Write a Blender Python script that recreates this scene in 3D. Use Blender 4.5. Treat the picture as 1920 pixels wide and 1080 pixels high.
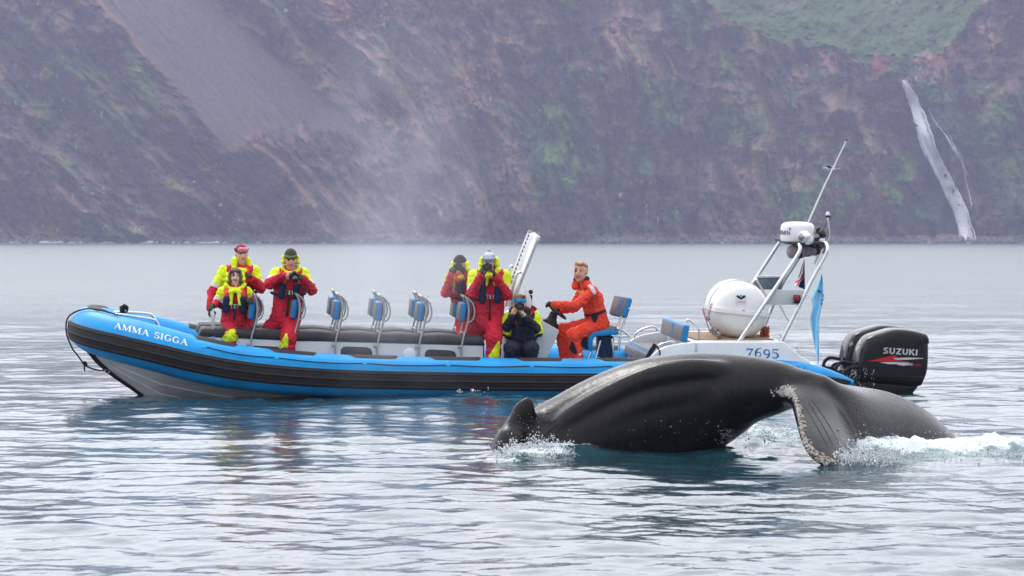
import bpy, bmesh, math, random
import numpy as np
from mathutils import Vector, Matrix, Euler
for _o in list(bpy.data.objects): bpy.data.objects.remove(_o, do_unlink=True)
sc = bpy.context.scene
C = sc.collection
rng = np.random.default_rng(7)
random.seed(7)
PI = math.pi

# ------------------------------------------------------------------ camera
F = 5333.33            # focal length in pixels of the 1920 wide photograph
CAMZ = 2.1
PITCH = math.atan(92.0 / F)
cam = bpy.data.objects.new('camera', bpy.data.cameras.new('camera'))
C.objects.link(cam); sc.camera = cam
cam.location = (0, 0, CAMZ)
cam.rotation_euler = (PI/2 - PITCH, 0, 0)
cam.data.lens = 100; cam.data.sensor_width = 36
cam.data.clip_start = 0.5; cam.data.clip_end = 6000
cam.data.dof.use_dof = True
cam.data.dof.focus_distance = 35.0
cam.data.dof.aperture_fstop = 7.0

# ------------------------------------------------------------------ sky and sun (overcast)
SUN_EL, SUN_AZ = math.radians(48), math.radians(-28)      # azimuth measured from +Y towards +X
world = bpy.data.worlds.new('World'); sc.world = world; world.use_nodes = True
nt = world.node_tree; nt.nodes.clear()
N = nt.nodes.new; L = nt.links.new
out = N('ShaderNodeOutputWorld'); bg = N('ShaderNodeBackground'); L(bg.outputs[0], out.inputs[0])
sky = N('ShaderNodeTexSky'); sky.sky_type = 'NISHITA'; sky.sun_disc = False
sky.sun_elevation = SUN_EL; sky.sun_rotation = SUN_AZ; sky.dust_density = 3.0
geo = N('ShaderNodeTexCoord'); sepn = N('ShaderNodeSeparateXYZ'); L(geo.outputs['Generated'], sepn.inputs[0])
mp = N('ShaderNodeMapping'); mp.inputs['Scale'].default_value = (1.0, 1.0, 3.0); L(geo.outputs['Generated'], mp.inputs[0])
nz = N('ShaderNodeTexNoise'); nz.inputs['Scale'].default_value = 2.2; nz.inputs['Detail'].default_value = 5; L(mp.outputs[0], nz.inputs[0])
rmp = N('ShaderNodeValToRGB'); L(nz.outputs[0], rmp.inputs[0])      # thick cloud layer, soft lighter and darker patches
rmp.color_ramp.elements[0].position = 0.3; rmp.color_ramp.elements[0].color = (0.80, 0.84, 0.92, 1)
rmp.color_ramp.elements[1].position = 0.7; rmp.color_ramp.elements[1].color = (1.0, 1.0, 1.02, 1)
dotv = N('ShaderNodeVectorMath'); dotv.operation = 'DOT_PRODUCT'; L(geo.outputs['Generated'], dotv.inputs[0])
dotv.inputs[1].default_value = (math.sin(SUN_AZ)*math.cos(SUN_EL), math.cos(SUN_AZ)*math.cos(SUN_EL), math.sin(SUN_EL))
glow = N('ShaderNodeMapRange'); L(dotv.outputs['Value'], glow.inputs[0])   # the cloud is brighter around the veiled sun
glow.inputs[1].default_value = -0.6; glow.inputs[2].default_value = 0.82; glow.inputs[3].default_value = 7.5; glow.inputs[4].default_value = 20.0
mulc = N('ShaderNodeVectorMath'); mulc.operation = 'SCALE'; L(rmp.outputs[0], mulc.inputs[0]); L(glow.outputs[0], mulc.inputs['Scale'])
mixw = N('ShaderNodeMixRGB'); mixw.inputs[0].default_value = 0.88; L(sky.outputs[0], mixw.inputs[1]); L(mulc.outputs[0], mixw.inputs[2])
L(mixw.outputs[0], bg.inputs['Color']); bg.inputs['Strength'].default_value = 0.10
sun = bpy.data.objects.new('sun', bpy.data.lights.new('sun', 'SUN')); C.objects.link(sun)
sun.data.energy = 1.0; sun.data.angle = math.radians(18); sun.data.color = (1, 0.96, 0.9)
sd = Vector((math.sin(SUN_AZ)*math.cos(SUN_EL), math.cos(SUN_AZ)*math.cos(SUN_EL), math.sin(SUN_EL)))
sun.rotation_euler = sd.to_track_quat('Z', 'Y').to_euler()
sun.location = (0, 60, 300)

sc.view_settings.view_transform = 'Standard'; sc.view_settings.look = 'None'
sc.view_settings.exposure = 0.27; sc.view_settings.gamma = 1; sc.view_settings.use_curve_mapping = False
sc.cycles.volume_bounces = 1; sc.cycles.max_bounces = 8; sc.cycles.transparent_max_bounces = 12
sc.cycles.use_denoising = True
sc.cycles.sample_clamp_indirect = 6.0
sc.cycles.volume_step_rate = 2.0

# ------------------------------------------------------------------ helpers
def ray(px, py):
    d = Vector(((px-960)/F, math.cos(PITCH) + (-(py-540)/F)*math.sin(PITCH), -math.sin(PITCH) + (-(py-540)/F)*math.cos(PITCH)))
    return d
CAMP = Vector((0, 0, CAMZ))
def W(px, py, Y):
    d = ray(px, py); return CAMP + d*(Y/d.y)

def lin(c):
    return tuple(((x/12.92) if x <= 0.04045 else ((x+0.055)/1.055)**2.4) for x in c)

def tag(o, label=None, cat=None, group=None, kind=None):
    if label: o['label'] = label
    if cat: o['category'] = cat
    if group: o['group'] = group
    if kind: o['kind'] = kind
    return o

def link(name, me, m=None, parent=None, loc=None):
    o = bpy.data.objects.new(name, me); C.objects.link(o)
    if m is not None:
        for mm in (m if isinstance(m, (list, tuple)) else [m]): me.materials.append(mm)
    if parent is not None: o.parent = parent
    if loc is not None: o.location = loc
    return o

def empty(name, loc=(0,0,0), rot=(0,0,0), parent=None):
    o = bpy.data.objects.new(name, None); C.objects.link(o); o.location = loc; o.rotation_euler = rot
    o.empty_display_size = 0.2
    if parent: o.parent = parent
    return o

def np_mesh(name, V, Q, smooth=True, mats=None):
    V = np.asarray(V, dtype=np.float32); Q = np.asarray(Q, dtype=np.int32)
    me = bpy.data.meshes.new(name)
    k = Q.shape[1]
    me.vertices.add(len(V)); me.vertices.foreach_set('co', V.ravel())
    me.loops.add(Q.size); me.loops.foreach_set('vertex_index', Q.ravel())
    me.polygons.add(len(Q)); me.polygons.foreach_set('loop_start', np.arange(0, Q.size, k, dtype=np.int32))
    me.polygons.foreach_set('loop_total', np.full(len(Q), k, dtype=np.int32))
    if mats is not None: me.polygons.foreach_set('material_index', np.asarray(mats, dtype=np.int32))
    me.polygons.foreach_set('use_smooth', np.full(len(Q), smooth, dtype=bool))
    me.update(calc_edges=True); me.validate()
    return me

def attr(me, name, vals):
    vals = np.asarray(vals, dtype=np.float32)
    if vals.ndim == 1:
        a = me.attributes.new(name, 'FLOAT', 'POINT'); a.data.foreach_set('value', vals)
    else:
        a = me.attributes.new(name, 'FLOAT_COLOR', 'POINT')
        a.data.foreach_set('color', np.concatenate([vals, np.ones((len(vals), 1), np.float32)], 1).ravel())

# value noise (numpy), fractal
_perm = np.random.default_rng(3).random((256, 256)).astype(np.float32)
def vnoise(x, y, seed=0):
    x = np.asarray(x, np.float64) + seed*17.31; y = np.asarray(y, np.float64) + seed*9.77
    xi = np.floor(x).astype(np.int64); yi = np.floor(y).astype(np.int64)
    fx = x-xi; fy = y-yi; fx = fx*fx*(3-2*fx); fy = fy*fy*(3-2*fy)
    g = lambda a, b: _perm[a & 255, b & 255]
    return (g(xi, yi)*(1-fx)*(1-fy) + g(xi+1, yi)*fx*(1-fy) + g(xi, yi+1)*(1-fx)*fy + g(xi+1, yi+1)*fx*fy)
def fbm(x, y, oct=5, seed=0, gain=0.5, lac=2.03):
    s = 0; a = 1; t = 0
    for i in range(oct):
        s = s + a*vnoise(x, y, seed+i*3); t += a; a *= gain; x = x*lac; y = y*lac
    return s/t
def ridged(x, y, oct=5, seed=0):
    s = 0; a = 1; t = 0
    for i in range(oct):
        s = s + a*(1-np.abs(2*vnoise(x, y, seed+i*3)-1)); t += a; a *= 0.5; x = x*2.03; y = y*2.03
    return s/t
def sstep(a, b, x):
    t = np.clip((x-a)/(b-a), 0, 1); return t*t*(3-2*t)

MATS = {}
def mat(name, col, rough=0.5, metal=0.0, var=0.12, vscale=8.0, bump=0.0, bscale=40.0, coat=0.0, spec=0.3, sub=0.0, vdetail=4, streak=None):
    if name in MATS: return MATS[name]
    m = bpy.data.materials.new(name); m.use_nodes = True; n = m.node_tree; b = n.nodes['Principled BSDF']
    b.inputs['Roughness'].default_value = rough; b.inputs['Metallic'].default_value = metal
    b.inputs['Coat Weight'].default_value = coat; b.inputs['Specular IOR Level'].default_value = spec
    b.inputs['Coat Roughness'].default_value = 0.08
    tc = n.nodes.new('ShaderNodeTexCoord')
    noi = n.nodes.new('ShaderNodeTexNoise'); noi.inputs['Scale'].default_value = vscale; noi.inputs['Detail'].default_value = vdetail
    if streak:
        mpn = n.nodes.new('ShaderNodeMapping'); mpn.inputs['Scale'].default_value = streak
        n.links.new(tc.outputs['Object'], mpn.inputs[0]); n.links.new(mpn.outputs[0], noi.inputs['Vector'])
    else: n.links.new(tc.outputs['Object'], noi.inputs['Vector'])
    r = n.nodes.new('ShaderNodeValToRGB'); n.links.new(noi.outputs[0], r.inputs[0])
    lo = tuple(max(0, c*(1-var)) for c in col[:3]); hi = tuple(min(1, c*(1+var)) for c in col[:3])
    r.color_ramp.elements[0].position = 0.3; r.color_ramp.elements[0].color = (*lo, 1)
    r.color_ramp.elements[1].position = 0.7; r.color_ramp.elements[1].color = (*hi, 1)
    n.links.new(r.outputs[0], b.inputs['Base Color'])
    mr = n.nodes.new('ShaderNodeMapRange'); n.links.new(noi.outputs[0], mr.inputs[0])
    mr.inputs[3].default_value = max(0.02, rough*0.8); mr.inputs[4].default_value = min(1, rough*1.2)
    n.links.new(mr.outputs[0], b.inputs['Roughness'])
    if sub > 0:
        b.inputs['Subsurface Weight'].default_value = sub; b.inputs['Subsurface Radius'].default_value = (0.02, 0.008, 0.004)
    if bump > 0:
        n2 = n.nodes.new('ShaderNodeTexNoise'); n2.inputs['Scale'].default_value = bscale; n2.inputs['Detail'].default_value = 5
        n.links.new(tc.outputs['Object'], n2.inputs['Vector'])
        bp = n.nodes.new('ShaderNodeBump'); bp.inputs['Strength'].default_value = 1.0; bp.inputs['Distance'].default_value = bump
        n.links.new(n2.outputs[0], bp.inputs['Height']); n.links.new(bp.outputs[0], b.inputs['Normal'])
    MATS[name] = m
    return m
# ================================================================== geometry helpers
class Geo:
    """collects vertices and faces for ONE mesh object"""
    def __init__(s): s.v = []; s.f = []; s.m = []
    def add(s, V, F_, mi=0):
        b = len(s.v); s.v += [tuple(p) for p in V]; s.f += [tuple(b+i for i in f) for f in F_]; s.m += [mi]*len(F_); return s
    def tube(s, path, r, n=10, mi=0, closed=False):
        P = [Vector(p) for p in path]; k = len(P)
        R = r if hasattr(r, '__len__') else [r]*k
        prev = None; V = []
        for i in range(k):
            a = P[(i-1) % k] if (closed or i > 0) else P[i]; b = P[(i+1) % k] if (closed or i < k-1) else P[i]
            t = (b-a).normalized() if (b-a).length > 1e-9 else Vector((0, 0, 1))
            if prev is None:
                u = t.cross(Vector((0, 0, 1)));
                if u.length < 0.1: u = t.cross(Vector((1, 0, 0)))
                u.normalize()
            else:
                u = (prev - t*prev.dot(t)).normalized()
            prev = u; w = t.cross(u)
            for j in range(n):
                an = 2*PI*j/n; V.append(P[i] + (u*math.cos(an) + w*math.sin(an))*R[i])
        Fs = []
        for i in range(k if closed else k-1):
            i2 = (i+1) % k
            for j in range(n):
                j2 = (j+1) % n; Fs.append((i*n+j, i*n+j2, i2*n+j2, i2*n+j))
        if not closed:
            Fs.append(tuple(range(n-1, -1, -1))); Fs.append(tuple((k-1)*n+j for j in range(n)))
        return s.add(V, Fs, mi)
    def bm(s, bm_, mi=0):
        bm_.verts.ensure_lookup_table()
        for i, v in enumerate(bm_.verts): v.index = i
        s.add([v.co.copy() for v in bm_.verts], [[v.index for v in f.verts] for f in bm_.faces], mi); bm_.free(); return s
    def box(s, c, size, rot=None, bev=0.0, mi=0, seg=2):
        b = bmesh.new(); bmesh.ops.create_cube(b, size=1, matrix=Matrix.Diagonal((*size, 1)))
        if bev > 0: bmesh.ops.bevel(b, geom=b.edges[:], offset=bev, segments=seg, profile=0.5, affect='EDGES')
        M = Matrix.Translation(Vector(c)) @ (rot.to_4x4() if rot is not None else Matrix.Identity(4))
        bmesh.ops.transform(b, matrix=M, verts=b.verts[:]); return s.bm(b, mi)
    def prism(s, poly, off, bev=0.0, mi=0, seg=2):
        """poly: 3-D points of one face; off: vector of the extrusion"""
        b = bmesh.new(); off = Vector(off)
        A = [b.verts.new(p) for p in poly]; B_ = [b.verts.new(Vector(p)+off) for p in poly]; n = len(A)
        b.faces.new(A); b.faces.new(B_[::-1])
        for i in range(n): b.faces.new((A[i], B_[i], B_[(i+1) % n], A[(i+1) % n]))
        bmesh.ops.recalc_face_normals(b, faces=b.faces[:])
        if bev > 0: bmesh.ops.bevel(b, geom=b.edges[:], offset=bev, segments=seg, profile=0.5, affect='EDGES', clamp_overlap=True)
        return s.bm(b, mi)
    def ball(s, c, r, seg=12, ring=8, mi=0, rot=None):
        r = r if hasattr(r, '__len__') else (r, r, r)
        b = bmesh.new(); bmesh.ops.create_uvsphere(b, u_segments=seg, v_segments=ring, radius=1)
        M = Matrix.Translation(Vector(c)) @ (rot.to_4x4() if rot is not None else Matrix.Identity(4)) @ Matrix.Diagonal((*r, 1))
        bmesh.ops.transform(b, matrix=M, verts=b.verts[:]); return s.bm(b, mi)
    def lathe(s, prof, c, axis=(0, 0, 1), n=24, mi=0):
        """prof: (radius, height) pairs along the axis"""
        q = Vector((0, 0, 1)).rotation_difference(Vector(axis).normalized()).to_matrix(); V = []; Fs = []
        for (r, h) in prof:
            for j in range(n): V.append(Vector(c) + q @ Vector((r*math.cos(2*PI*j/n), r*math.sin(2*PI*j/n), h)))
        for i in range(len(prof)-1):
            for j in range(n): Fs.append((i*n+j, i*n+(j+1) % n, (i+1)*n+(j+1) % n, (i+1)*n+j))
        Fs.append(tuple(range(n-1, -1, -1))); Fs.append(tuple((len(prof)-1)*n+j for j in range(n)))
        return s.add(V, Fs, mi)
    def build(s, name, m, parent=None, loc=None, smooth=True, ang=38, label=None):
        me = bpy.data.meshes.new(name); me.from_pydata(s.v, [], s.f); me.validate()
        b = bmesh.new(); b.from_mesh(me); bmesh.ops.recalc_face_normals(b, faces=b.faces[:]); b.to_mesh(me); b.free()
        if len(set(s.m)) > 1 and len(me.polygons) == len(s.m): me.polygons.foreach_set('material_index', s.m)
        if smooth:
            me.polygons.foreach_set('use_smooth', [True]*len(me.polygons)); me.set_sharp_from_angle(angle=math.radians(ang))
        o = link(name, me, m, parent, loc)
        if label: o['label'] = label
        return o

def smooth_path(P, k=6, closed=False):
    P = [Vector(p) for p in P]; n = len(P); out_ = []
    for i in range(n if closed else n-1):
        p0 = P[(i-1) % n] if (closed or i > 0) else P[0]; p1 = P[i]; p2 = P[(i+1) % n]; p3 = P[(i+2) % n] if (closed or i < n-2) else P[-1]
        for j in range(k):
            t = j/k; t2 = t*t; t3 = t2*t
            out_.append(0.5*((2*p1) + (p2-p0)*t + (2*p0-5*p1+4*p2-p3)*t2 + (3*p1-p0-3*p2+p3)*t3))
    if not closed: out_.append(P[-1])
    return out_

# ---- signed distance fields -> one continuous skin (surface nets)
def surface_nets(D, org, h):
    S = D < 0
    nx, ny, nz = D.shape
    c = [S[i:nx-1+i, j:ny-1+j, k:nz-1+k] for i in (0, 1) for j in (0, 1) for k in (0, 1)]
    sm = sum(x.astype(np.int8) for x in c); act = (sm > 0) & (sm < 8)
    I = np.argwhere(act)
    pos = np.zeros((len(I), 3), np.float64); cnt = np.zeros(len(I))
    ii, jj, kk = I.T
    for ax in range(3):
        for a in (0, 1):
            for b in (0, 1):
                o1 = [0, 0, 0]; oth = [q for q in range(3) if q != ax]; o1[oth[0]] = a; o1[oth[1]] = b
                o2 = list(o1); o2[ax] = 1
                d1 = D[ii+o1[0], jj+o1[1], kk+o1[2]]; d2 = D[ii+o2[0], jj+o2[1], kk+o2[2]]
                cr = (d1 < 0) != (d2 < 0)
                t = np.where(cr, d1/np.where(cr, d1-d2, 1), 0)
                p = np.stack([np.full(len(I), float(o1[0])), np.full(len(I), float(o1[1])), np.full(len(I), float(o1[2]))], 1)
                p[:, ax] += t
                pos += p*cr[:, None]; cnt += cr
    pos = (pos/cnt[:, None] + I)*h + org
    idx = np.full(act.shape, -1, np.int64); idx[act] = np.arange(len(I))
    Q = []
    for ax in range(3):
        o1 = [q for q in range(3) if q != ax]
        sl_a = [slice(1, n-1) for n in D.shape]; sl_b = list(sl_a); sl_a[ax] = slice(0, D.shape[ax]-1); sl_b[ax] = slice(1, D.shape[ax])
        a = S[tuple(sl_a)]; b = S[tuple(sl_b)]
        for (cond, flip) in ((a & ~b, 0), (~a & b, 1)):
            E = np.argwhere(cond)
            if len(E) == 0: continue
            E = E + np.array([0 if q == ax else 1 for q in range(3)])
            e1 = np.zeros(3, int); e1[o1[0]] = 1; e2 = np.zeros(3, int); e2[o1[1]] = 1
            q = [idx[tuple((E-e1-e2).T)], idx[tuple((E-e2).T)], idx[tuple(E.T)], idx[tuple((E-e1).T)]]
            f = flip if ax != 1 else 1-flip
            q = np.stack(q if f == 0 else q[::-1], 1); Q.append(q)
    return pos, np.concatenate(Q), I

class SDF:
    def __init__(s, lo, hi, h):
        s.h = h; s.lo = np.array(lo, float)-3*h; s.hi = np.array(hi, float)+3*h
        n = np.ceil((s.hi-s.lo)/h).astype(int)+1
        s.D = np.full(n, 0.5, np.float32); s.raw = np.full(n, 9.0, np.float32); s.own = np.zeros(n, np.int16)
        s.ax = [s.lo[i]+h*np.arange(n[i]) for i in range(3)]
    def _sub(s, lo, hi):
        a = np.maximum(np.floor((np.array(lo)-s.lo)/s.h).astype(int), 0); b = np.minimum(np.ceil((np.array(hi)-s.lo)/s.h).astype(int)+1, s.D.shape)
        if np.any(b <= a): return None, None
        sl = tuple(slice(a[i], b[i]) for i in range(3))
        X = s.ax[0][sl[0]][:, None, None].astype(np.float32); Y = s.ax[1][sl[1]][None, :, None].astype(np.float32); Z = s.ax[2][sl[2]][None, None, :].astype(np.float32)
        return sl, (X, Y, Z)
    def _merge(s, sl, d, m, k, cut=False):
        D = s.D[sl]
        if cut:
            s.D[sl] = np.maximum(D, -d); return
        if k > 0:
            hh = np.clip(0.5+0.5*(D-d)/k, 0, 1); s.D[sl] = D*(1-hh)+d*hh - k*hh*(1-hh)
        else: s.D[sl] = np.minimum(D, d)
        r = s.raw[sl]; w = d < r; s.raw[sl] = np.where(w, d, r); s.own[sl] = np.where(w, m, s.own[sl])
    def cone(s, a, b, ra, rb, m=0, k=0.02, flat=None):
        a = np.array(a, float); b = np.array(b, float); R = max(ra, rb)+k+0.04
        sl, P = s._sub(np.minimum(a, b)-R, np.maximum(a, b)+R)
        if sl is None: return
        ba = b-a; L2 = max(float(ba @ ba), 1e-9)
        px_, py_, pz_ = P[0]-a[0], P[1]-a[1], P[2]-a[2]
        t = np.clip((px_*ba[0]+py_*ba[1]+pz_*ba[2])/L2, 0, 1)
        dx, dy, dz = px_-t*ba[0], py_-t*ba[1], pz_-t*ba[2]
        if flat is not None:        # flattened along unit vector flat[0] by factor flat[1]
            n_ = np.array(flat[0], float); q = dx*n_[0]+dy*n_[1]+dz*n_[2]; e = (1/flat[1]-1)
            dx = dx+n_[0]*q*e; dy = dy+n_[1]*q*e; dz = dz+n_[2]*q*e
        d = np.sqrt(dx*dx+dy*dy+dz*dz) - (ra+(rb-ra)*t)
        s._merge(sl, d.astype(np.float32), m, k)
    def ell(s, c, r, m=0, k=0.02, rot=None, cut=False):
        c = np.array(c, float); r = np.array(r if hasattr(r, '__len__') else (r, r, r), float); R = r.max()+k+0.04
        sl, P = s._sub(c-R, c+R)
        if sl is None: return
        q = [P[0]-c[0], P[1]-c[1], P[2]-c[2]]
        if rot is not None:
            M = np.array(rot)        # columns: local axes in world
            q = [q[0]*M[0, i]+q[1]*M[1, i]+q[2]*M[2, i] for i in range(3)]
        k0 = np.sqrt((q[0]/r[0])**2+(q[1]/r[1])**2+(q[2]/r[2])**2); k1 = np.sqrt((q[0]/r[0]**2)**2+(q[1]/r[1]**2)**2+(q[2]/r[2]**2)**2)+1e-9
        s._merge(sl, (k0*(k0-1)/k1).astype(np.float32), m, k, cut)
    def wrinkle(s, mats, amp, f=1.0, seed=0):
        w = np.abs(s.D) < 0.05; w &= np.isin(s.own, list(mats)); I = np.argwhere(w); P = I*s.h + s.lo
        x, y, z = (P*f).T; x = x+seed
        u = x*0.8+z*0.6+0.05*np.sin(y*23); v = z*0.9-x*0.5+0.04*np.sin(x*31)
        n = np.sin(u*62+2.2*np.sin(v*24+1.3*np.sin(y*19))) + 0.8*np.sin(v*85+2.5*np.sin(u*30+y*17)) + 0.5*np.sin(x*120+z*70+2*np.sin(v*50))
        s.D[w] += (amp*n/2.3).astype(np.float32)
    def mesh(s, name, org=(0, 0, 0)):
        pos, Q, I = surface_nets(s.D, s.lo, s.h)
        own = s.own[tuple(I.T)]
        mi = own[Q[:, 0]]
        return np_mesh(name, pos-np.array(org), Q, True, mi)

# ---- strokes for lettering: each glyph is a list of (points, widths)
def _arc(cx, cy, rx, ry, a0, a1, w0, w1, n=12):
    return ([(cx+rx*math.cos(math.radians(a0+(a1-a0)*i/n)), cy+ry*math.sin(math.radians(a0+(a1-a0)*i/n))) for i in range(n+1)],
            [w0+(w1-w0)*abs(math.sin(PI*i/n)) for i in range(n+1)])
_T, _K = 0.07, 0.19
GL = {
 'A': (0.95, [([(.12, 0), (.48, 1)], [_T]*2), ([(.45, 1), (.84, 0)], [_K]*2), ([(.24, .34), (.68, .34)], [_T]*2), ([(0, .03), (.26, .03)], [.06]*2), ([(.64, .03), (1.0, .03)], [.06]*2)]),
 'M': (1.15, [([(.14, 0), (.14, 1)], [_T]*2), ([(.16, 1), (.54, .08)], [_K]*2), ([(.54, .08), (.9, 1)], [_T]*2), ([(.96, 0), (.96, 1)], [_K]*2), ([(0, .03), (.28, .03)], [.06]*2), ([(.8, .03), (1.14, .03)], [.06]*2), ([(0, .97), (.24, .97)], [.06]*2), ([(.86, .97), (1.14, .97)], [.06]*2)]),
 'S': (0.68, [_arc(.34, .74, .24, .23, 20, 260, .07, .15), _arc(.34, .26, .26, .24, 100, -160, .07, .17), ([(.57, .98), (.57, .72)], [.05]*2), ([(.08, .02), (.08, .3)], [.05]*2)]),
 'I': (0.42, [([(.21, 0), (.21, 1)], [_K]*2), ([(.03, .03), (.39, .03)], [.06]*2), ([(.03, .97), (.39, .97)], [.06]*2)]),
 'G': (0.92, [_arc(.46, .5, .36, .48, 50, 310, .07, .17, 16), ([(.74, .04), (.74, .44)], [_K]*2), ([(.56, .44), (.9, .44)], [.06]*2), ([(.74, .98), (.74, .72)], [.05]*2)]),
 '7': (0.62, [([(.03, .92), (.6, .92)], [.15]*2), ([(.05, .98), (.05, .72)], [.05]*2), ([(.57, .92), (.28, .3), (.24, 0)], [.07, .13, .17])]),
 '6': (0.66, [_arc(.33, .30, .23, .29, 0, 360, .07, .13, 18), _arc(.52, .42, .42, .62, 95, 190, .06, .16), ([(.48, 1.02), (.6, 1.12)], [.07, .09])]),
 '9': (0.66, [_arc(.33, .62, .23, .29, 0, 360, .07, .13, 18), _arc(.14, .5, .42, .62, -85, 10, .06, .16), ([(.18, -.1), (.08, -.16)], [.07, .09])]),
 '5': (0.62, [([(.12, .95), (.58, .95)], [.13]*2), ([(.12, .98), (.12, .55)], [.06]*2), _arc(.28, .28, .28, .31, 120, -150, .06, .17)]),
 # plain bold letters
 's': (0.78, [_arc(.36, .74, .24, .17, 40, 270, .2, .2), _arc(.36, .27, .26, .18, 90, -140, .2, .2), ([(.5, .9), (.68, .9)], [.19]*2), ([(.04, .1), (.28, .1)], [.19]*2)]),
 'u': (0.86, [([(.13, 1), (.13, .35)], [.22]*2), ([(.69, 1), (.69, .35)], [.22]*2), _arc(.41, .36, .28, .26, 180, 360, .21, .21)]),
 'z': (0.82, [([(.04, .9), (.76, .9)], [.2]*2), ([(.66, .86), (.14, .14)], [.22]*2), ([(.04, .1), (.76, .1)], [.2]*2)]),
 'k': (0.86, [([(.12, 0), (.12, 1)], [.22]*2), ([(.16, .42), (.7, 1)], [.2]*2), ([(.36, .56), (.76, 0)], [.22]*2)]),
 'i': (0.32, [([(.13, 0), (.13, 1)], [.22]*2)]),
 'f': (0.7, [([(.12, 0), (.12, 1)], [.2]*2), ([(.04, .9), (.66, .9)], [.19]*2), ([(.1, .5), (.56, .5)], [.18]*2)]),
 'o': (0.86, [_arc(.4, .5, .3, .4, 0, 360, .2, .2, 18)]),
 'r': (0.82, [([(.12, 0), (.12, 1)], [.2]*2), _arc(.4, .72, .24, .2, 90, -90, .18, .18), ([(.12, .92), (.42, .92)], [.17]*2), ([(.12, .5), (.42, .5)], [.17]*2), ([(.42, .5), (.7, 0)], [.2]*2)]),
 't': (0.72, [([(.34, 0), (.34, 1)], [.2]*2), ([(.02, .9), (.66, .9)], [.19]*2)]),
 'e': (0.7, [([(.12, 0), (.12, 1)], [.2]*2), ([(.04, .9), (.62, .9)], [.18]*2), ([(.1, .5), (.56, .5)], [.17]*2), ([(.04, .1), (.62, .1)], [.18]*2)]),
 'm': (1.0, [([(.1, 0), (.1, 1)], [.14]*2), ([(.12, .98), (.48, .1)], [.15]*2), ([(.48, .1), (.84, .98)], [.15]*2), ([(.86, 0), (.86, 1)], [.14]*2)]),
 'n': (0.84, [([(.1, 0), (.1, 1)], [.14]*2), ([(.12, .95), (.68, .05)], [.15]*2), ([(.7, 0), (.7, 1)], [.14]*2)]),
 'a': (0.86, [([(.06, 0), (.4, 1)], [.15]*2), ([(.4, 1), (.74, 0)], [.15]*2), ([(.2, .32), (.6, .32)], [.13]*2)]),
 'g': (0.9, [_arc(.44, .5, .34, .42, 50, 320, .14, .15, 14), ([(.74, .1), (.74, .46)], [.14]*2), ([(.5, .46), (.76, .46)], [.13]*2)]),
 'v': (0.84, [([(.06, 1), (.4, 0)], [.17]*2), ([(.4, 0), (.74, 1)], [.17]*2)]),
 'w': (1.1, [([(.06, 1), (.28, 0)], [.14]*2), ([(.28, 0), (.52, .9)], [.14]*2), ([(.52, .9), (.76, 0)], [.14]*2), ([(.76, 0), (1.0, 1)], [.14]*2)]),
 '0': (0.7, [_arc(.33, .5, .25, .42, 0, 360, .16, .16, 16)]),
 '3': (0.66, [_arc(.28, .74, .24, .2, 140, -90, .16, .16), _arc(.28, .28, .26, .22, 90, -140, .16, .16)]),
 'l': (0.34, [([(.1, 0), (.18, 1)], [.1]*2)]), 'p': (0.6, [([(.06, -.4), (.2, .7)], [.1]*2), _arc(.3, .4, .2, .3, 150, -150, .08, .12)]),
 ')': (0.4, [_arc(.0, .3, .3, .7, 60, -60, .06, .1)]), ' ': (0.45, []), '.': (0.3, []),
}
def text_quads(txt, gap=0.10):
    """-> list of quads [(x,y)*4] in letter heights, and the total width"""
    x = 0; out_ = []
    for ch in txt:
        w, st = GL[ch]
        for pts, wd in st:
            for i in range(len(pts)-1):
                (x0, y0), (x1, y1) = pts[i], pts[i+1]; dx, dy = x1-x0, y1-y0; l = math.hypot(dx, dy) or 1e-6
                n0 = (-dy/l, dx/l); e = 0.02 if len(pts) > 2 else 0.0
                a, b = wd[i]/2, wd[i+1]/2
                x0_, y0_, x1_, y1_ = x0-dx/l*e, y0-dy/l*e, x1+dx/l*e, y1+dy/l*e
                sub = max(1, int(l/0.35))
                for q in range(sub):
                    t0, t1 = q/sub, (q+1)/sub; wa = a+(b-a)*t0; wb = a+(b-a)*t1
                    xa, ya, xb, yb = x0_+(x1_-x0_)*t0, y0_+(y1_-y0_)*t0, x0_+(x1_-x0_)*t1, y0_+(y1_-y0_)*t1
                    out_.append([(x+xa+n0[0]*wa, ya+n0[1]*wa), (x+xb+n0[0]*wb, yb+n0[1]*wb), (x+xb-n0[0]*wb, yb-n0[1]*wb), (x+xa-n0[0]*wa, ya-n0[1]*wa)])
        x += w+gap
    return out_, x-gap
def bezier_fill(poly, n=1): return poly
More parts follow.
